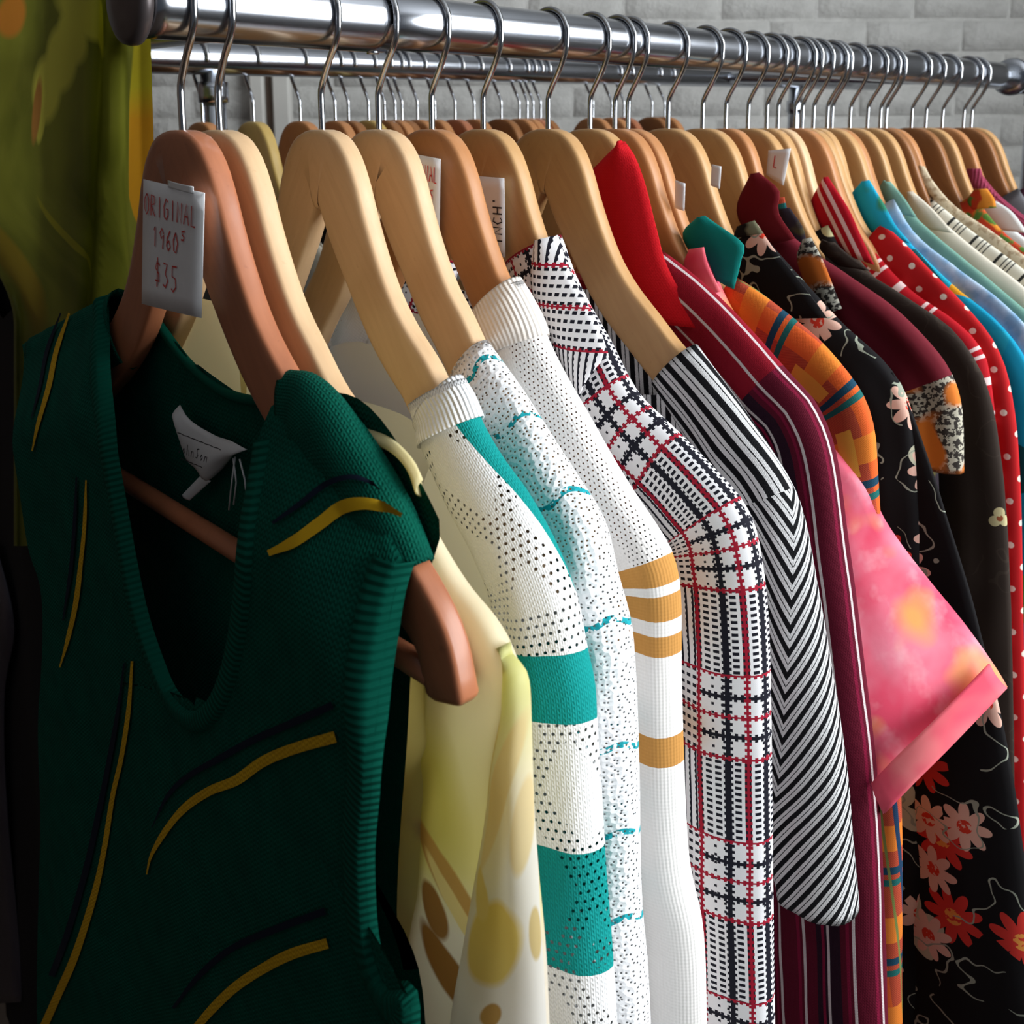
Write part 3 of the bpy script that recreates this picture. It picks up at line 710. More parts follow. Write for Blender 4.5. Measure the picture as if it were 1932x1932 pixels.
NECK_R = [PV(a, b) for a, b in ((520, 742), (486, 830), (466, 950), (452, 1060), (440, 1180), (418, 1275), (392, 1325), (366, 1342))]
NECK_L = [PV(a, b) for a, b in ((190, 560), (194, 680), (204, 800), (222, 930), (245, 1060), (275, 1190), (312, 1290), (340, 1330), (366, 1342))]
ARM_R = [PV(a, b) for a, b in ((764, 1062), (750, 1100), (738, 1150), (722, 1250), (702, 1450), (690, 1620), (698, 1770), (725, 1860), (775, 1945))]+[(.185, -.60), (.19, -.80)]
ARM_L = [PV(a, b) for a, b in ((38, 636), (34, 760), (32, 900), (52, 1030), (76, 1110), (80, 1210), (72, 1350), (75, 1500), (72, 1720), (70, 1932))]+[(-.30, -.80)]
NB = NECK_R[-1]
hem = -.80
def cut(L, a, b): return [L[0]]+[p for p in L[1:]]
center = [(NB[0], NB[1]-.10), (NB[0], (NB[1]+hem)/2), (NB[0], hem)]
topR = [NECK_R[0]]+[PV(a, b) for a, b in ((585, 750), (640, 800), (700, 890), (745, 980))]+[ARM_R[0]]
gR = coons(topR, ARM_R, [(NB[0], hem), (.08, hem), ARM_R[-1]], NECK_R+center, 26, 90)
topL = [NECK_L[0], ridge_L[1], ridge_L[2], ARM_L[0]]
gL = coons(topL, ARM_L, [(NB[0], hem), (-.16, hem), ARM_L[-1]], NECK_L+center, 30, 90)
def vfv(u, w_, a, b): return vest_v(u, w_) if b > 0 else vest_v(u, w_)*.3-.006
vf_o = part('front_panel', sheet('front_panel', [gR, gL], vfv), C_['vest'], vest)
# back panel, seen inside the neck and through the armhole
bn = [PX(a, b, tv, -.006) for a, b in ((505, 757), (460, 756), (410, 738), (350, 690), (300, 625), (268, 578), (235, 556))]
backR = [PX(a, b, tv, -.008) for a, b in ((816, 1040), (790, 1150), (775, 1250), (765, 1400), (750, 1600), (746, 1750), (760, 1840), (800, 1940))]+[(.185, -.8)]
bR = coons([bn[0], ridge_R[2], ridge_R[4], backR[0]], backR, [(0, hem), (.09, hem), (.185, hem)], [bn[0], bn[1], bn[2], bn[3], (bn[3][0], bn[3][1]-.06), (bn[3][0], -.5), (0, hem)], 20, 60)
bL = coons([bn[-1], ridge_L[1], ridge_L[2], (-.23, -.245)], [(-.23, -.245), (-.25, -.40), (-.26, -.6), (-.26, hem)], [(0, hem), (-.1, hem), (-.26, hem)], [bn[-1], bn[5], bn[4], bn[3], (bn[3][0], bn[3][1]-.06), (bn[3][0], -.5), (0, hem)], 24, 60)
def vbk(u, w_, a, b): return -.0080-.001*sstep(.0, .2, b)
part('back_panel', sheet('back_panel', [bR, bL], vbk), C_['vest'], vest)
part('neck_binding', tube([L3(p.x, p.y, -.0085) for p in spline([Vector((*q, 0)) for q in bn], 50)[0]], .0028, 10), C_['vest_rib'], vest)
def strip(name, edge, inner_dir, width, mat, lift, n=70):
    P, Ln = spline([Vector((*p, 0)) for p in edge], n); rows, uvs = [], []
    for i, p in enumerate(P):
        d = (P[min(i+2, n-1)]-P[max(i-2, 0)]).normalized(); nn = Vector((d.y, -d.x, 0))*inner_dir
        r, uv = [], []
        for j in range(7):
            f = j/6; q = p+nn*(width*f-.0015)
            r.append(L3(q.x, q.y, vest_v(q.x, q.y)+lift*math.sin(math.pi*min(1, f*.9+.1))+(.0016 if 0 < j < 6 else (-.004 if j == 0 else -.001)))); uv.append((f*width, Ln*i/(n-1)))
        rows.append(r); uvs.append(uv)
    return part(name, grid_mesh(name, rows, uvs), mat, vest)
strip('armhole_rib', ARM_R[:-1], 1, .017, C_['vest_rib'], .0016)
strip('neck_rib', NECK_R[1:]+NECK_L[-2::-1], -1, .013, C_['vest_rib'], .0016, n=140)
# shoulder roll of the strap over the hanger, with the ribbed armhole end
sh = [PX(a, b, tv, -.004) for a, b in ((556, 694), (600, 702), (650, 748), (700, 818), (745, 890), (790, 972), (822, 1052))]
limb('shoulder', sh, [.040, .046, .048, .046, .040], [.009, .013, .015, .014, .011], [.009, .010, .011, .010, .010], C_['vest'], vest, ns=50, nt=28)
mirror_limb('shoulder', [(-a, b) for a, b in ridge_L], .05, .010, .009, C_['vest'], vest)
def vest_ribbon(name, pts, mat, wpx, lift=.0012, end=None):
    """knitted line: pixel polyline with widths -> thin strip lying on the front panel."""
    n = 60; P = spline([Vector((a, b, 0)) for a, b in pts], n)[0]; rows, uvs = [], []
    for i, p in enumerate(P):
        d = (P[min(i+1, n-1)]-P[max(i-1, 0)]).normalized(); nn = Vector((-d.y, d.x, 0)); h = pw(wpx, i/(n-1))/2; r, uv = [], []
        for j in range(4):
            q = p+nn*h*(j/1.5-1); u, w_ = PV(q.x, q.y); r.append(L3(u, w_, vest_v(u, w_)+lift)); uv.append((u, w_))
        rows.append(r); uvs.append(uv)
    return part(name, grid_mesh(name, rows, uvs), mat, vest)
YL, NL = C_['yellow_line'], C_['navy_line']
vest_ribbon('yellow_line', [(134, 590), (110, 660), (95, 730), (75, 800), (64, 850)], YL, [4, 9, 10, 8, 3])
vest_ribbon('yellow_line', [(166, 905), (163, 990), (155, 1070), (146, 1140), (130, 1210), (116, 1258)], YL, [3, 7, 8, 10, 9, 3])
vest_ribbon('yellow_line', [(253, 1246), (246, 1340), (232, 1430), (216, 1500), (200, 1600), (180, 1690), (145, 1800), (110, 1880), (85, 1936)], YL, [5, 9, 9, 10, 13, 15, 15])
vest_ribbon('yellow_line', [(280, 1648), (290, 1610), (320, 1560), (355, 1520), (400, 1490), (450, 1470), (500, 1435), (560, 1410), (637, 1388)], YL, [3, 12, 17, 20, 21, 22])
vest_ribbon('yellow_line', [(372, 1938), (410, 1895), (450, 1858), (500, 1825), (555, 1797), (622, 1777)], YL, [15, 18, 19, 21, 20])
vest_ribbon('navy_line', [(118, 590), (92, 660), (78, 730), (62, 790)], NL, [3, 7, 6, 2])
vest_ribbon('navy_line', [(148, 900), (144, 990), (136, 1080), (122, 1170)], NL, [3, 7, 7, 3])
vest_ribbon('navy_line', [(238, 1250), (226, 1340), (210, 1430), (190, 1530), (165, 1640), (130, 1760), (100, 1840)], NL, [3, 9, 11, 12, 12])
vest_ribbon('navy_line', [(290, 1560), (320, 1500), (360, 1462), (420, 1428), (480, 1395), (560, 1360), (632, 1328)], NL, [2, 10, 13, 14, 14])
vest_ribbon('navy_line', [(330, 1900), (380, 1838), (440, 1788), (520, 1752), (618, 1716)], NL, [6, 12, 14, 14])
def shoulder_ribbon(name, pts, mat, wpx):
    n = 50; P = spline([Vector((a, b, 0)) for a, b in pts], n)[0]; rows = []
    O = spline([Vector((a, b, 0)) for a, b in sh], 80)[0]
    for i, p in enumerate(P):
        d = (P[min(i+1, n-1)]-P[max(i-1, 0)]).normalized(); nn = Vector((-d.y, d.x, 0)); h = pw(wpx, i/(n-1))/2; r = []
        for j in range(4):
            q = p+nn*h*(j/1.5-1); v = .016
            for _ in range(12):
                u, w_ = PX(q.x, q.y, tv, v); k = min(O, key=lambda o_: (o_.x-u)**2+(o_.y-w_)**2); dist = ((k.x-u)**2+(k.y-w_)**2)**.5
                f = min(1, max(0, dist/.024)); tgt = .0145*max(0.0, 1-(1-f)**2)**.43 if f < 1 else .0145
                tgt = max(tgt, vest_v(u, w_) if dist > .012 else 0); v += (tgt-v)*.5
            r.append(L3(u, w_, v+.0016))
        rows.append(r)
    return part(name, grid_mesh(name, rows), mat, vest)
shoulder_ribbon('yellow_line', [(512, 1042), (560, 1020), (610, 985), (650, 956), (690, 948), (730, 955), (764, 970)], YL, [12, 22, 24, 26, 22, 8])
shoulder_ribbon('navy_line', [(520, 985), (570, 950), (620, 912), (665, 898), (700, 906), (722, 922)], NL, [6, 10, 11, 10, 4])
# sewn-in label
lab = flap('sewn_label', [(340, 764), (362, 792), (402, 822), (440, 832), (468, 848)], [(342, 800), (346, 862), (372, 884), (394, 906), (436, 862)], tv, C_['label'], vest, v=-.002, bulge=.004, thick=.0005, twist=.002)
lq = [(*PX(a, b, tv, .0015), .0015) for a, b in ((348, 806), (440, 836), (420, 882), (350, 862))]
LABEL_Q = (lab, lq)
lab['label'] = 'crumpled white sewn-in label with faint writing'
flap('care_tag', [(384, 892), (344, 934)], [(398, 908), (358, 944)], tv, C_['label'], vest, v=-.002, bulge=.001, thick=.0005)
for pts in ([(444, 862), (438, 905), (432, 962)], [(452, 866), (462, 905), (466, 945)], [(440, 864), (446, 910), (441, 952)]):
    part('loose_thread', tube([L3(*PX(a, b, tv, -.001), -.001) for a, b in pts], .0005, 6), C_['label'], vest)

# ---- lettering in pen strokes
GL = {'-': [[(-.1, .5), (.5, .62), (1.15, .5)]], 'O': [[(.5, 1), (.1, .75), (.1, .25), (.5, 0), (.9, .25), (.9, .75), (.5, 1)]], 'R': [[(.1, 0), (.1, 1), (.7, .95), (.75, .6), (.1, .5), (.9, 0)]],
      'I': [[(.5, 0), (.5, 1)]], 'G': [[(.9, .85), (.5, 1), (.1, .6), (.2, .1), (.6, 0), (.9, .2), (.9, .5), (.55, .5)]], 'N': [[(.1, 0), (.1, 1), (.9, 0), (.9, 1)]],
      'A': [[(.05, 0), (.5, 1), (.95, 0)], [(.2, .4), (.8, .4)]], 'L': [[(.15, 1), (.15, 0), (.85, 0)]], '1': [[(.3, .8), (.5, 1), (.5, 0)]],
      '9': [[(.85, .75), (.5, 1), (.15, .75), (.4, .5), (.85, .7), (.7, 0)]], '6': [[(.75, 1), (.25, .6), (.15, .2), (.5, 0), (.85, .2), (.6, .5), (.2, .35)]],
      '0': [[(.5, 1), (.1, .6), (.2, .1), (.6, 0), (.9, .5), (.5, 1)]], 's': [[(.8, 1), (.3, .9), (.4, .6), (.7, .4), (.6, .1), (.2, .1)]],
      '$': [[(.85, .8), (.4, .9), (.2, .65), (.7, .45), (.75, .15), (.15, .15)], [(.5, 1.1), (.45, -.1)]], '3': [[(.15, .95), (.7, .95), (.45, .55), (.85, .3), (.5, 0), (.1, .1)]],
      '5': [[(.9, 1), (.2, .95), (.2, .55), (.7, .5), (.8, .15), (.4, -.05), (.1, .05)]], 'P': [[(.15, 0), (.15, 1), (.8, .9), (.75, .55), (.15, .45)]],
      'C': [[(.9, .85), (.4, 1), (.1, .5), (.4, 0), (.9, .15)]], 'H': [[(.1, 0), (.1, 1)], [(.9, 0), (.9, 1)], [(.1, .5), (.9, .5)]], '"': [[(.4, 1), (.4, .75)]],
      'h': [[(.15, 0), (.2, 1), (.2, .4), (.6, .55), (.8, 0)]], 'o': [[(.5, .55), (.2, .3), (.5, 0), (.8, .3), (.5, .55)]], 'n': [[(.15, 0), (.15, .5), (.6, .55), (.8, 0)]], 'J': [[(.6, 1), (.6, .1), (.2, 0)]]}
def lettering(parent, mat, q, text, a0, a1, b0, b1, wid=.0010, v=.0012, slope=0.0, rot=False):
    """q: four corners (u, w, v): top-left, top-right, bottom-right, bottom-left. Text fills a0..a1 across and b0..b1 down."""
    Q = [Vector(p) for p in q]; n = len(text); ms = []
    def at(a, b): return (Q[0]*(1-a)+Q[1]*a)*(1-b)+(Q[3]*(1-a)+Q[2]*a)*b
    for i, ch in enumerate(text):
        for st in GL.get(ch, []):
            pts = []
            for x, y in st:
                f = (i+.08+x*.78)/n
                a, b = (a0+(a1-a0)*f, b0+(b1-b0)*(1-y)+slope*f) if not rot else (a0+(a1-a0)*(1-y), b1+(b0-b1)*f)
                pts.append(at(a, b))
            rows = []
            for k, p in enumerate(pts):
                d = (pts[min(k+1, len(pts)-1)]-pts[max(k-1, 0)]); d.z = 0; d.normalize(); nn = Vector((-d.y, d.x, 0))*wid/2
                rows.append([L3(*(p.xy+s_*nn.xy), p.z+v) for s_ in (-1, 1)])
            ms.append(grid_mesh('l', rows, smooth=False))
    return part('lettering', join_meshes('lettering', ms), mat, parent)
def price_tag(key, corners, v, label, lines, ink, rot=False, psi=0.0, tape=False):
    t = T[key]; e = garment(key, 'price_tag', label, 'price tag', 'card price tags on the hangers', psi)
    q = [(*PX(a, b, t, v), v) for a, b in corners]
    card = loft('card', [q[0], q[3]], [q[1], q[2]], PAPER, e, bulge=.0006, n=8, k=6, thick=.0004)
    for (text, a0, a1, b0, b1, sl) in lines: lettering(card, ink, q, text, a0, a1, b0, b1, slope=sl, rot=rot)
    return e, q
lettering(LABEL_Q[0], BLACKINK, LABEL_Q[1], 'Johnson', .08, .84, .34, .72, .0008, .0062, slope=.06)
lettering(LABEL_Q[0], BLACKINK, LABEL_Q[1], '------', .03, .98, .02, .20, .0006, .0050, slope=.10)
lettering(LABEL_Q[0], BLACKINK, LABEL_Q[1], '-----', .12, .74, .86, 1.0, .0006, .0056, slope=.10)
e, q = price_tag('vest', [(271, 338), (386, 364), (380, 600), (268, 573)], .0125, 'white card price tag handwritten in red on the vest hanger', [('ORIGINAL', .05, .93, .10, .26, .02), ('1960', .20, .66, .34, .50, .02), ('s', .66, .78, .33, .41, .0), ('$35', .24, .66, .60, .80, .03)], REDINK)
tp = loft('tape_glint', [(*PX(318, 340, tv, .013), .0133), (*PX(318, 352, tv, .013), .0133)], [(*PX(366, 352, tv, .013), .0133), (*PX(366, 366, tv, .013), .0133)], TAPE_GLINT, e, bulge=.001, n=6, k=8, thick=.0003)
price_tag('tan', [(762, 286), (831, 300), (829, 445), (760, 430)], .012, 'card price tag with red handwriting on the amber hanger', [('ORIGINAL', .02, .97, .10, .30, .02), ('1960', .2, .70, .42, .60, .02), ('s', .72, .9, .42, .55, 0)], REDINK)
price_tag('plaid', [(900, 332), (951, 336), (953, 486), (902, 480)], .012, 'card price tag with black sideways handwriting on the plaid dress hanger', [('PINCH"', .62, .95, .22, .98, 0)], BLACKINK, rot=True)
price_tag('orange', [(1274, 340), (1293, 346), (1291, 398), (1273, 392)], .010, 'small blank card tag on the orange plaid shirt hanger', [], BLACKINK)
price_tag('floral', [(1343, 310), (1361, 314), (1358, 356), (1341, 350)], .010, 'small blank card tag on the black floral dress hanger', [], BLACKINK)
price_tag('brown', [(1450, 284), (1492, 280), (1478, 350), (1446, 330)], .010, 'tilted card tag with a red mark between the brown shirt hangers', [('L', .3, .6, .2, .6, 0)], REDINK)

# --- 2. cream print blouse
t = T['blouse']; e = garment('blouse', 'printed_blouse', 'sheer cream and yellow leaf print sleeveless blouse beside the green vest', 'blouse')
limb('shoulder_panel', OUT['blouse'], [(0, .050), (.25, .055), (.45, .060), (.6, .11), (1, .12)], [(0, .008), (.3, .011), (.42, .010), (.6, .007), (1, .007)], [(0, .007), (.4, .012), (1, .024)], C_['blouse'], e, vc=[(0, 0), (.42, -.001), (.7, -.004), (1, -.005)], fold=.004, fk=2, seed=1.3, ns=90)
limb('hanging_flap', trace(t, [(955, 1214), (984, 1238), (1005, 1280), (1012, 1400), (1018, 1520), (1030, 1700), (1044, 1932), (1052, 2300)]), .1,
     [(0, .002), (.08, .007), (.2, .010), (1, .014)], [(0, .002), (.08, .006), (1, .012)], C_['blouse_flap'], e, inner=trace(t, [(940, 1222), (942, 1265), (938, 1340), (925, 1420), (905, 1580), (880, 1720), (845, 1932), (800, 2300)], .006), vc=[(0, 0), (.3, .001), (1, .002)], fold=.003, fk=2, ns=70)
flap('neck_facing', [(655, 806), (700, 812), (742, 830), (780, 868), (798, 905)], [(690, 836), (735, 848), (768, 868), (790, 898), (800, 940)], t, C_['blouse_edge'], e, v=.013, v2=.011, bulge=.004, thick=.001)
mirror_limb('shoulder_panel', [(a, b) for a, b in OUT['blouse']], [(0, .05), (.5, .06), (1, .12)], .010, .008, C_['blouse'], e)
rg = inset_ridge(OUT['blouse'], .014)
body(C_['blouse_edge'], e, A=rg[0], B=rg[-1], ridge=rg, neckf=-.31, neckb=-.176, tf=.008, tb=.007, hw=.16)

def make(key, name, label, cat, mat=None, width=None, tf=None, tb=None, bmat=None, outer=None, inner=None, fold=.003, fk=3, seed=0.0, A=None, B=None, hw=.13, neckf=-.25, neckb=-.19, vc=0.0, group=None, hemw=-.72, psi=0.0, both=True, limbname='sleeve', ns=72, skew=0.0):
    e = garment(key, name, label, cat, group, psi)
    o_ = outer or OUT.get(key) or [(a+random.Random(key).uniform(-.004, .004), b) for a, b in GEN]
    m_ = C_[mat or key]; width = width or [(0, .042), (.3, .05), (.5, .065), (1, .085)]
    tf = tf or [(0, .010), (.3, .012), (.55, .014), (1, .015)]; tb = tb or [(0, .009), (.3, .011), (1, .013)]
    limb(limbname, o_, width, tf, tb, m_, e, inner=inner, fold=fold, fk=fk, seed=seed+T[key]*40, vc=vc, ns=ns, skew=skew)
    if both: mirror_limb(limbname, o_, width, tf, tb, m_, e, inner=inner, fold=fold, fk=fk, seed=seed+T[key]*40+2, vc=vc, skew=skew)
    rg = inset_ridge(o_)
    A = rg[0]; B = rg[-1]; hw = min(hw, B[0]-.02)
    body(C_[bmat] if bmat else m_, e, A=A, B=B, ridge=rg, neckf=neckf, neckb=neckb, hw=hw, hem=hemw, tf=.008, tb=.007, seed=T[key]*50)
    return e
e_teal = make('teal', 'knit_sweater', 'white openwork knit sweater with broad teal bands', 'sweater', width=[(0, .044), (.2, .050), (.38, .058), (.6, .075), (1, .08)], tf=[(0, .012), (.2, .019), (.4, .021), (1, .021)], tb=[(0, .011), (.3, .015), (1, .016)], bmat='lining', neckf=-.30, neckb=-.235, A=(.132, -.195))
limb('neck_band', trace(T['teal'], [(872, 704), (894, 740), (912, 784)]), .047, [.0125, .0145, .0175], [.0115, .0125, .0135], C_['white_rib'], e_teal, ns=16, nt=28)
e_cro = make('crochet', 'crochet_cardigan', 'white chunky crochet cardigan with thin scalloped teal lines', 'cardigan', tf=[(0, .012), (.2, .016), (.4, .019), (1, .019)], tb=[(0, .010), (.3, .014), (1, .015)], bmat='lining', width=[(0, .042), (.3, .05), (.5, .062), (1, .075)], neckf=-.28, neckb=-.215, A=(.115, -.195), fold=.003)
e_tan = make('tan', 'knit_pullover', 'off white fine knit pullover with tan sleeve stripes', 'pullover', tf=[(0, .013), (.12, .015), (.3, .018), (1, .019)], tb=[(0, .010), (.3, .014), (1, .016)], bmat='lining', width=[(0, .045), (.3, .055), (.5, .07), (1, .085)], neckf=-.24, neckb=-.20, fold=.004, fk=2)
limb('rolled_collar', trace(T['tan'], [(984, 520), (1006, 560), (1028, 606), (1036, 630)]), [.050, .055, .055, .050], [.015, .020, .021, .016], [.012, .014, .015, .014], C_['tan_collar'], e_tan, ns=24, nt=28)
e_pl = make('plaid', 'plaid_dress', 'black white and red houndstooth plaid dress with collar', 'dress', tf=[(0, .013), (.2, .016), (.45, .021), (1, .022)], tb=[(0, .011), (.3, .014), (1, .016)], width=[(0, .05), (.3, .058), (.5, .075), (1, .09)], fold=.002, fk=2, hw=.15)
flap('collar', [(1010, 455), (1003, 520), (1010, 570), (1042, 640), (1090, 760)], [(1052, 444), (1075, 510), (1100, 560), (1128, 610), (1148, 668)], T['plaid'], C_['plaid_flat'], e_pl, v=.018, v2=.010, bulge=.006)
e_bw = make('bw', 'striped_jersey', 'black and white diagonal striped short sleeve knit top', 'top', width=[(0, .045), (.3, .052), (.5, .062), (.8, .07), (1, .05)], tf=[(0, .012), (.3, .016), (.55, .021), (1, .022)], tb=[(0, .011), (.4, .014), (1, .017)], fold=.002, hw=.12, A=(.140, -.206))
e_rd = make('red', 'striped_polo', 'red and maroon shirt with fine white stripes and upturned red collar', 'shirt', width=[(0, .05), (.3, .06), (.5, .075), (1, .09)], tf=[(0, .011), (.3, .016), (1, .020)], tb=[(0, .010), (.3, .012), (1, .014)], fold=.003, fk=2, hw=.14)
flap('upturned_collar', [(1174, 266), (1130, 310), (1113, 335), (1122, 420), (1150, 500), (1200, 600)], [(1178, 268), (1200, 300), (1218, 350), (1238, 430), (1262, 510), (1330, 620)], T['red'], C_['red_collar'], e_rd, v=.013, v2=.009, bulge=.006, n=24)
e_pk = make('pink', 'tie_dye_shirt', 'pink and orange tie dye shirt with flared short sleeve', 'shirt', vc=[(0, 0), (.45, 0), (1, -.016)], skew=[(0, 0), (.45, .004), (1, .040)], inner=[PX(a, b, T['pink'], v) for a, b, v in ((1300, 520, .004), (1350, 640, .004), (1420, 800, .005), (1480, 950, .008), (1530, 1080, .011), (1565, 1210, .014), (1600, 1340, .018), (1635, 1450, .021), (1670, 1532, .024))], tf=[(0, .010), (.4, .013), (1, .018)], tb=[(0, .009), (.5, .010), (1, .012)], fold=.002, hw=.12)
def pp(a, b, v): return (*PX(a, b, T['pink'], v), v)
loft('sleeve_hem', [pp(1866, 1252, -.042), pp(1755, 1366, .006), pp(1690, 1430, .025), pp(1645, 1478, .034)], [pp(1899, 1298, -.046), pp(1790, 1412, .006), pp(1722, 1480, .028), pp(1670, 1534, .038)], C_['pink_hem'], e_pk, bulge=.002, n=14)
flap('collar', [(1302, 470), (1292, 505), (1320, 560)], [(1328, 466), (1336, 500), (1360, 550)], T['pink'], C_['pink_hem'], e_pk, v=.011, bulge=.002, n=10)
e_or = make('orange', 'checked_shirt', 'orange and gold checked shirt with teal collar', 'shirt', tf=[(0, .010), (.4, .014), (1, .016)], tb=[(0, .009), (1, .012)], fold=.002, fk=2, hw=.13)
flap('collar', [(1318, 410), (1290, 438), (1300, 470), (1345, 520)], [(1330, 408), (1400, 458), (1398, 490), (1385, 545)], T['orange'], C_['teal_plain'], e_or, v=.011, bulge=.003, n=14)
e_fl = make('floral', 'floral_dress', 'long black dress printed with cream pink and red daisies', 'dress', tf=[(0, .010), (.4, .015), (1, .018)], tb=[(0, .009), (1, .013)], fold=.003, fk=2, hw=.15)
limb('skirt_side', trace(T['floral'], [(1690, 700), (1735, 800), (1785, 950), (1845, 1150), (1905, 1400), (1950, 1700), (1975, 1950), (1990, 2250)]), .15, [(0, .006), (1, .016)], [(0, .006), (1, .012)], C_['floral'], e_fl, fold=.003, seed=4, uvx=.11)
flap('collar', [(1398, 436), (1376, 470), (1400, 545), (1440, 600)], [(1430, 424), (1460, 470), (1520, 545), (1560, 600)], T['floral'], C_['floral'], e_fl, v=.012, bulge=.003, n=14)
flap('collar_band', [(1392, 428), (1384, 450)], [(1424, 416), (1440, 440)], T['floral'], C_['floral_collar'], e_fl, v=.013, bulge=.003, n=8)
e_bu = make('burg', 'burgundy_shirt', 'burgundy shirt with speckled and orange lapel and cuff', 'shirt', tf=[(0, .009), (.5, .012), (1, .012)], tb=[(0, .008), (1, .010)], width=[(0, .045), (.5, .06), (1, .045)], hw=.12)
flap('collar', [(1418, 328), (1392, 385), (1400, 425), (1440, 470)], [(1432, 326), (1470, 360), (1468, 400), (1500, 450)], T['burg'], C_['burg_collar'], e_bu, v=.010, bulge=.003, n=12)
e_ol = make('olive', 'print_shirt', 'dark olive and plum print shirt with small collar', 'shirt')
flap('collar', [(1466, 396), (1452, 430), (1470, 470)], [(1490, 392), (1515, 430), (1522, 462)], T['olive'], C_['olive'], e_ol, v=.010, bulge=.003, n=10)
flap('lapel', [(1516, 452), (1505, 490), (1530, 550), (1570, 590)], [(1530, 448), (1552, 490), (1572, 540), (1588, 582)], T['burg'], C_['speckle'], e_bu, v=.014, bulge=.003, n=12)
flap('neck_facing', [(1462, 372), (1458, 395)], [(1480, 372), (1486, 400)], T['olive'], C_['orange'], e_ol, v=.009, bulge=.002, n=6)
FAR = [('brown', 'brown_shirt', 'dark brown shirt with sparse pale leaf motifs beside the burgundy shirt', 'shirt'), ('leaf', 'leaf_print_shirt', 'black shirt scattered with small cream leaf motifs', 'shirt'),
       ('plain', 'plain_shirt', 'drab brown plain shirt squeezed before the red striped blouse', 'shirt'), ('rstripe', 'striped_blouse', 'bright red blouse with paired white stripes and pointed collar', 'blouse'),
       ('rdots', 'dotted_blouse', 'red blouse with small white polka dots', 'blouse'), ('black2', 'black_blouse', 'plain black top squeezed behind the red dotted blouse', 'top'),
       ('turq', 'patterned_shirt', 'turquoise shirt with orange and dark green pattern', 'shirt'), ('lblue', 'denim_shirt', 'pale mottled light blue shirt', 'shirt'), ('sage', 'sage_shirt', 'soft sage green shirt with small collar', 'shirt'),
       ('cream', 'cream_shirt', 'plain cream shirt next to the sage shirt', 'shirt'), ('bstripe', 'pinstripe_shirt', 'off white shirt with black pinstripes', 'shirt'), ('beige', 'beige_shirt', 'beige mottled shirt with pale collar', 'shirt'),
       ('oprint', 'orange_print_shirt', 'orange red and green print shirt', 'shirt'), ('white', 'white_shirt', 'clean white shirt between the orange print and the mauve knit', 'shirt'), ('mauve', 'mauve_knit', 'mauve pink ribbed knit top', 'top'),
       ('grey', 'grey_blouse', 'plain grey top near the far end of the front rail', 'top'), ('plum', 'plum_blouse', 'dark plum top last on the front rail', 'top')]
FE = {}
for k, nm, lb, ct in FAR:
    th = .0095 if k not in ('lblue', 'turq', 'black2', 'rdots', 'bstripe', 'beige') else .0075
    FE[k] = make(k, nm, lb, ct, tf=[(0, .007), (.4, th), (1, th*1.1)], tb=[(0, .006), (1, th)], width=[(0, .045), (.3, .055), (.5, .065), (1, .08)], fold=.0015, ns=56)
def fc(k, ea, eb, m_=None, v=.009): flap('collar', ea, eb, T[k], C_[m_ or k], FE[k], v=v, bulge=.003, n=12)
fc('rstripe', [(1556, 334), (1530, 385), (1545, 425), (1600, 480)], [(1562, 334), (1600, 392), (1622, 440), (1650, 500)], 'rstripe_collar', .041)
fc('turq', [(1628, 342), (1602, 375), (1612, 402), (1650, 440)], [(1640, 340), (1668, 385), (1690, 425), (1720, 460)], 'turq_collar', .033)
fc('sage', [(1668, 340), (1660, 362), (1680, 400)], [(1680, 344), (1705, 372), (1730, 410)], None, .02)
fc('cream', [(1712, 362), (1716, 390), (1740, 430)], [(1722, 362), (1760, 395), (1800, 440)])
fc('beige', [(1736, 312), (1730, 340), (1760, 375)], [(1744, 314), (1762, 345), (1790, 380)])
fc('oprint', [(1840, 356), (1826, 378), (1835, 395)], [(1862, 356), (1876, 375), (1880, 392)])
fc('white', [(1844, 382), (1838, 400), (1860, 430)], [(1880, 380), (1910, 400), (1940, 440)])
fc('mauve', [(1826, 318), (1822, 340), (1850, 370)], [(1850, 318), (1860, 345), (1885, 372)])
fc('brown', [(1552, 452), (1548, 470), (1580, 500)], [(1575, 458), (1600, 480), (1640, 510)])

# --- the front row's hangers
WK = dict(vest='red', blouse='pale', teal='pale', crochet='pale', tan='amber', plaid='tan', bw='tan', red='tan', pink='amber', orange='amber', floral='tan', burg='tan', olive='amber', brown='tan', leaf='tan',
          plain='pale', rstripe='amber', rdots='tan', black2='tan', turq='tan', lblue='amber', sage='tan', cream='tan', bstripe='dark', beige='amber', oprint='dark', white='tan', mauve='amber', grey='dark', plum='tan')
WN = dict(red='reddish', pale='pale', tan='tan', amber='amber', dark='dark brown', yellow='yellowish')
ON = dict(vest='green knitted vest', blouse='sheer cream print blouse', teal='teal banded white sweater', crochet='white crochet cardigan', tan='tan striped pullover', plaid='houndstooth plaid dress',
          bw='black and white striped top', red='red striped shirt', pink='pink tie dye shirt', orange='orange checked shirt', floral='black floral dress', burg='burgundy shirt', olive='olive print shirt',
          brown='sparse leaf motif brown shirt', leaf='leaf print shirt', plain='drab brown shirt', rstripe='red striped blouse', rdots='red dotted blouse', black2='plain black top', turq='turquoise patterned shirt',
          lblue='light blue shirt', sage='sage green shirt', cream='plain cream shirt', bstripe='black pinstripe shirt', beige='beige mottled shirt', oprint='orange print shirt', white='clean white shirt', mauve='mauve knit top', grey='grey top', plum='plum top')
SMALL = ('black2', 'leaf', 'plain', 'olive')
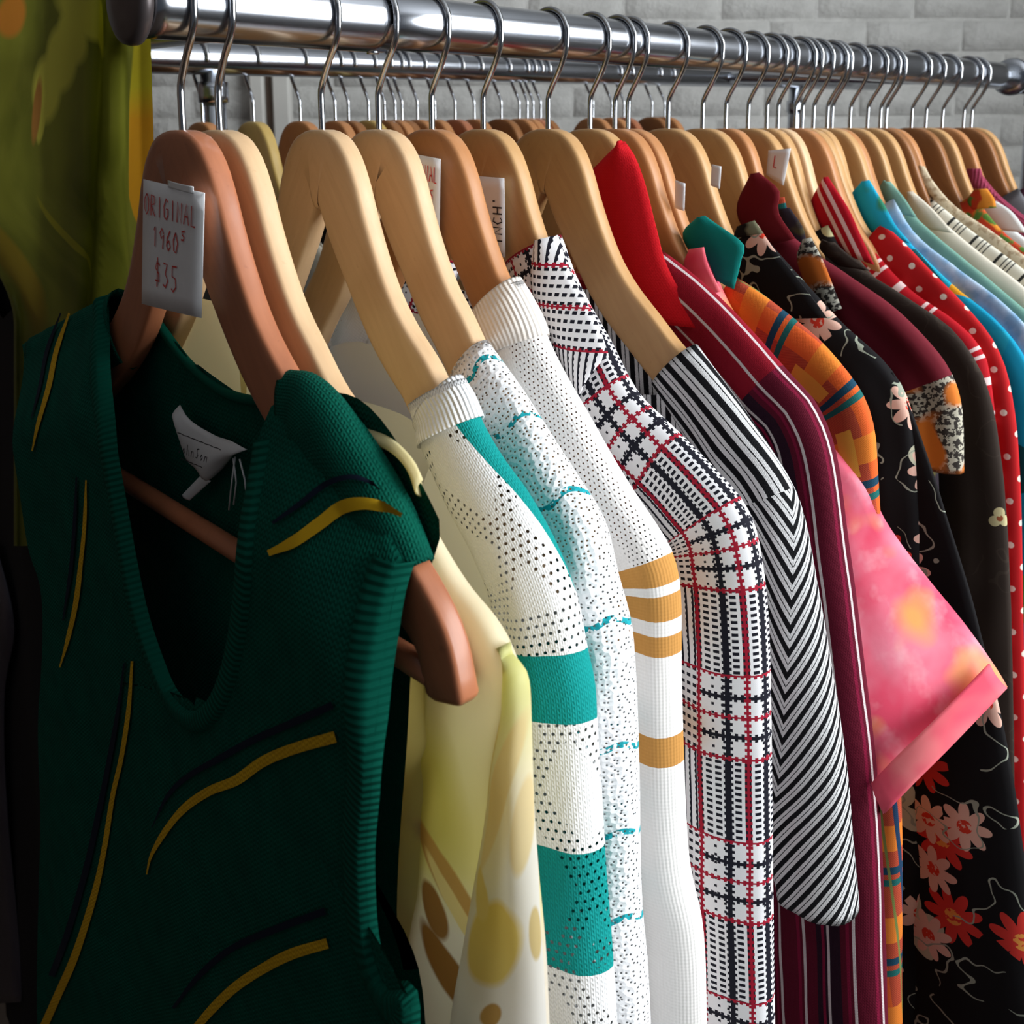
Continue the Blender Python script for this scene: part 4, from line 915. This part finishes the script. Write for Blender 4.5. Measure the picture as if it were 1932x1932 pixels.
for k in XS:
    t = T[k]; near = t < .13
    hanger(t, WK[k], f"{WN[WK[k]]} wooden hanger holding the {ON[k]}", su=1.12 if k in ('vest', 'blouse') else .84 if k in SMALL else 1.0, hr=.0186 if near else .0165, group='wooden hangers on the front rail', cover=None if k in ('vest',)+SMALL else ([(a-.022, b-.012) for a, b in OUT[k]] if k in ('lblue', 'rdots', 'turq') else OUT.get(k, GEN)), ck=k)

# --- the rear rail: hangers hooked the other way and their clothes
BXS = [383, 479, 567, 633, 658, 696, 726, 746, 759, 788, 821, 859, 895, 946, 980, 995, 1006, 1020, 1119, 1154, 1177, 1230, 1254]
def bt_for(px):
    lo, hi = -.5, 4
    for _ in range(50):
        m = (lo+hi)/2; P = R0-HANG*SEP+RAIL*m+UP*(back_z(m)-ZH-GAP)
        if X0+F*P[0]/P[2] < px: lo = m
        else: hi = m
    return lo
BW = ['amber', 'yellow', 'amber', 'amber', 'dark', 'yellow', 'dark', 'amber', 'dark', 'amber', 'amber', 'red', 'amber', 'dark', 'amber', 'amber', 'red', 'dark', 'amber', 'amber', 'red', 'dark', 'amber']
BC = [('grey', 'grey'), ('cream', 'cream'), ('charcoal', 'black2'), ('sage', 'sage'), ('brown', 'brown'), ('white', 'white'), ('plum', 'plum'), ('pale blue', 'lblue')]
BG = {}
rr = random.Random(11)
for i, px in enumerate(BXS):
    t = bt_for(px); z = back_z(t)
    hanger(t, BW[i], f"{WN[BW[i]]} wooden hanger on the rear rail", x=-SEP, z=z, psi=rr.uniform(-.05, .05), hs=-1, group='wooden hangers on the rear rail')
    cn, cm = BC[i % len(BC)]
    if cm not in BG:
        src = empty('hanging_shirt', f'{cn} shirt hanging on the rear rail behind the front row', 'shirt', 'shirts on the rear rail')
        limb('sleeve', GEN, [(0, .045), (.5, .065), (1, .08)], .009, .009, C_[cm], src, ns=36, nt=18); mirror_limb('sleeve', GEN, [(0, .045), (.5, .065), (1, .08)], .009, .009, C_[cm], src)
        body(C_[cm], src); BG[cm] = src; o = src
    else:
        src = BG[cm]; o = src.copy(); COL.objects.link(o)
        for ch in src.children: c = ch.copy(); COL.objects.link(c); c.parent = o
    o.location = (-SEP, t, z)

# --- printed scarf over the near end of the rack
scf = empty('printed_scarf', 'sheer olive yellow and orange printed scarf draped over the end of the rack', 'scarf', loc=(0, 0, ZH))
def wpt(px, py, Y): u, w_ = PX(px, py, Y, 0); return Vector((u, Y, w_))
rows, uvs = [], []
ys = [-150+k*20 for k in range(60)]
for j, y in enumerate(ys):
    f = (y+150)/1250; sw = 10*math.sin(f*5)
    plan = [(-90-.02*y, .024), (-20, .020), (30+sw*.5, .024), (80+sw, .024), (130+sw*.6, .026), (170-.03*y, .027), (190-.045*y, .033), (200-.045*y, .055), (206-.03*y, .058), (226, .062), (238, .050), (241+.01*y, .030), (255+.01*y, .024), (270+.022*y, .022), (282+.03*y, .026)]
    xl = -90+116*sstep(330, 610, y); plan = [(max(a, xl+q*7), b) for q, (a, b) in enumerate(plan)]
    P = spline([wpt(a, y, b) for a, b in plan], 60)[0]; L = 0; r, u_ = [], []
    for i, p in enumerate(P):
        if i: L += (p-P[i-1]).length
        r.append(p); u_.append((L, p.z))
    rows.append(r); uvs.append(u_)
def proj(p): q = R0+HANG*p.x+RAIL*p.y+UP*p.z; return X0+F*q[0]/q[2], Y0+F*q[1]/q[2]
SUV = [(proj(p), uv) for r, u_ in zip(rows, uvs) for p, uv in zip(r, u_)]
def suv(px, py): return [100*c for c in min(SUV, key=lambda k: (k[0][0]-px)**2+(k[0][1]-py)**2)[1]]
def c_scarf(g):
    c = g.mix(g.ramp(g.noise(.10, 2), .38, .62), (108, 112, 36), (140, 142, 50)); c = g.mix(g.ramp(g.noise(.3, 3), .5, .8)*.4, c, (150, 150, 60))
    def blob(c, px, py, rx, ry, an, col):
        x_, y_ = suv(px, py); x1, _ = suv(px+rx, py); _, y1 = suv(px, py+ry)
        return g.mix(g.ell(x_, y_, max(.3, abs(x1-x_)), max(.3, abs(y1-y_)), an, .35), c, col)
    base = c
    for px, py, rx, ry, an in ((165, 30, 36, 34, -.3), (140, 62, 36, 46, -.5), (112, 108, 30, 56, -.35), (90, 165, 22, 60, -.25), (74, 225, 12, 50, -.2)): c = blob(c, px, py, rx, ry, an, (216, 210, 84))
    c = blob(c, 66, 215, 9, 45, -.15, (190, 132, 62)); c = blob(c, 20, 30, 26, 40, 0, (206, 132, 48)); c = blob(c, 10, 480, 26, 130, .0, (150, 128, 38)); c = blob(c, 150, 470, 10, 90, 0, (176, 168, 48))
    xr, yr = suv(255, 200)
    m = g.ramp(g.x, xr-2.2, xr-1.6); c = g.mix(m, c, g.mix(g.ramp(g.y, yr+1.5, yr-.5), (196, 182, 40), (212, 150, 30)))
    return c
fab('scarf', c_scarf, rough=.55, bump=soft(.4), bstr=.1, trans=.5)
part('cloth', grid_mesh('cloth', rows, uvs), C_['scarf'], scf)
# --- added black coat on the rear rail, fills the dark gap beside the vest
def rear(t, name, label, cat, mat, outer, hw, hem, wood_, tf=.012):
    z = back_z(t); e = empty(name, label, cat, None, (-SEP, t, z))
    limb('side', outer, [(0, .045), (.4, .06), (1, .09)], tf, tf, C_[mat], e, fold=.004, fk=3, seed=t*90, ns=50, nt=24)
    mirror_limb('side', outer, [(0, .045), (.4, .06), (1, .09)], tf, tf, C_[mat], e, fold=.004, fk=3, seed=t*90)
    A = (outer[0][0]+.012, outer[0][1]-.016); body(C_[mat], e, A=A, B=(outer[2][0]-.012, outer[2][1]-.016), hw=hw, hem=hem, neckf=-.24)
    hanger(t, wood_, f"{WN[wood_]} wooden hanger holding the {ON[mat]} on the rear rail", x=-SEP, z=z, hs=-1, group='wooden hangers on the rear rail', cover=outer, ck=name)
    return e
ON.update(satin='grey satin dress', black2='added black coat')
coat = rear(.046, 'gap_filler_coat', 'added black coat with grey satin facing that darkens the gap behind the printed scarf', 'coat', 'black2', [(.070, -.134), (.088, -.158), (.15, -.203), (.182, -.226), (.205, -.254), (.218, -.297), (.225, -.5), (.235, -.8), (.245, -1.15)], .20, -1.15, 'dark')
def cp(a, b, v=.016): u, w_ = PX(a, b, .046, v); return (u+SEP, w_, v)
loft('satin_facing', [cp(-140, 1040), cp(-150, 1180), cp(-130, 1330), cp(-120, 1600), cp(-110, 1900)], [cp(-6, 1040), cp(24, 1190), cp(8, 1330), cp(22, 1600), cp(40, 1900)], C_['satin'], coat, bulge=.006, twist=.004, n=40, k=14)
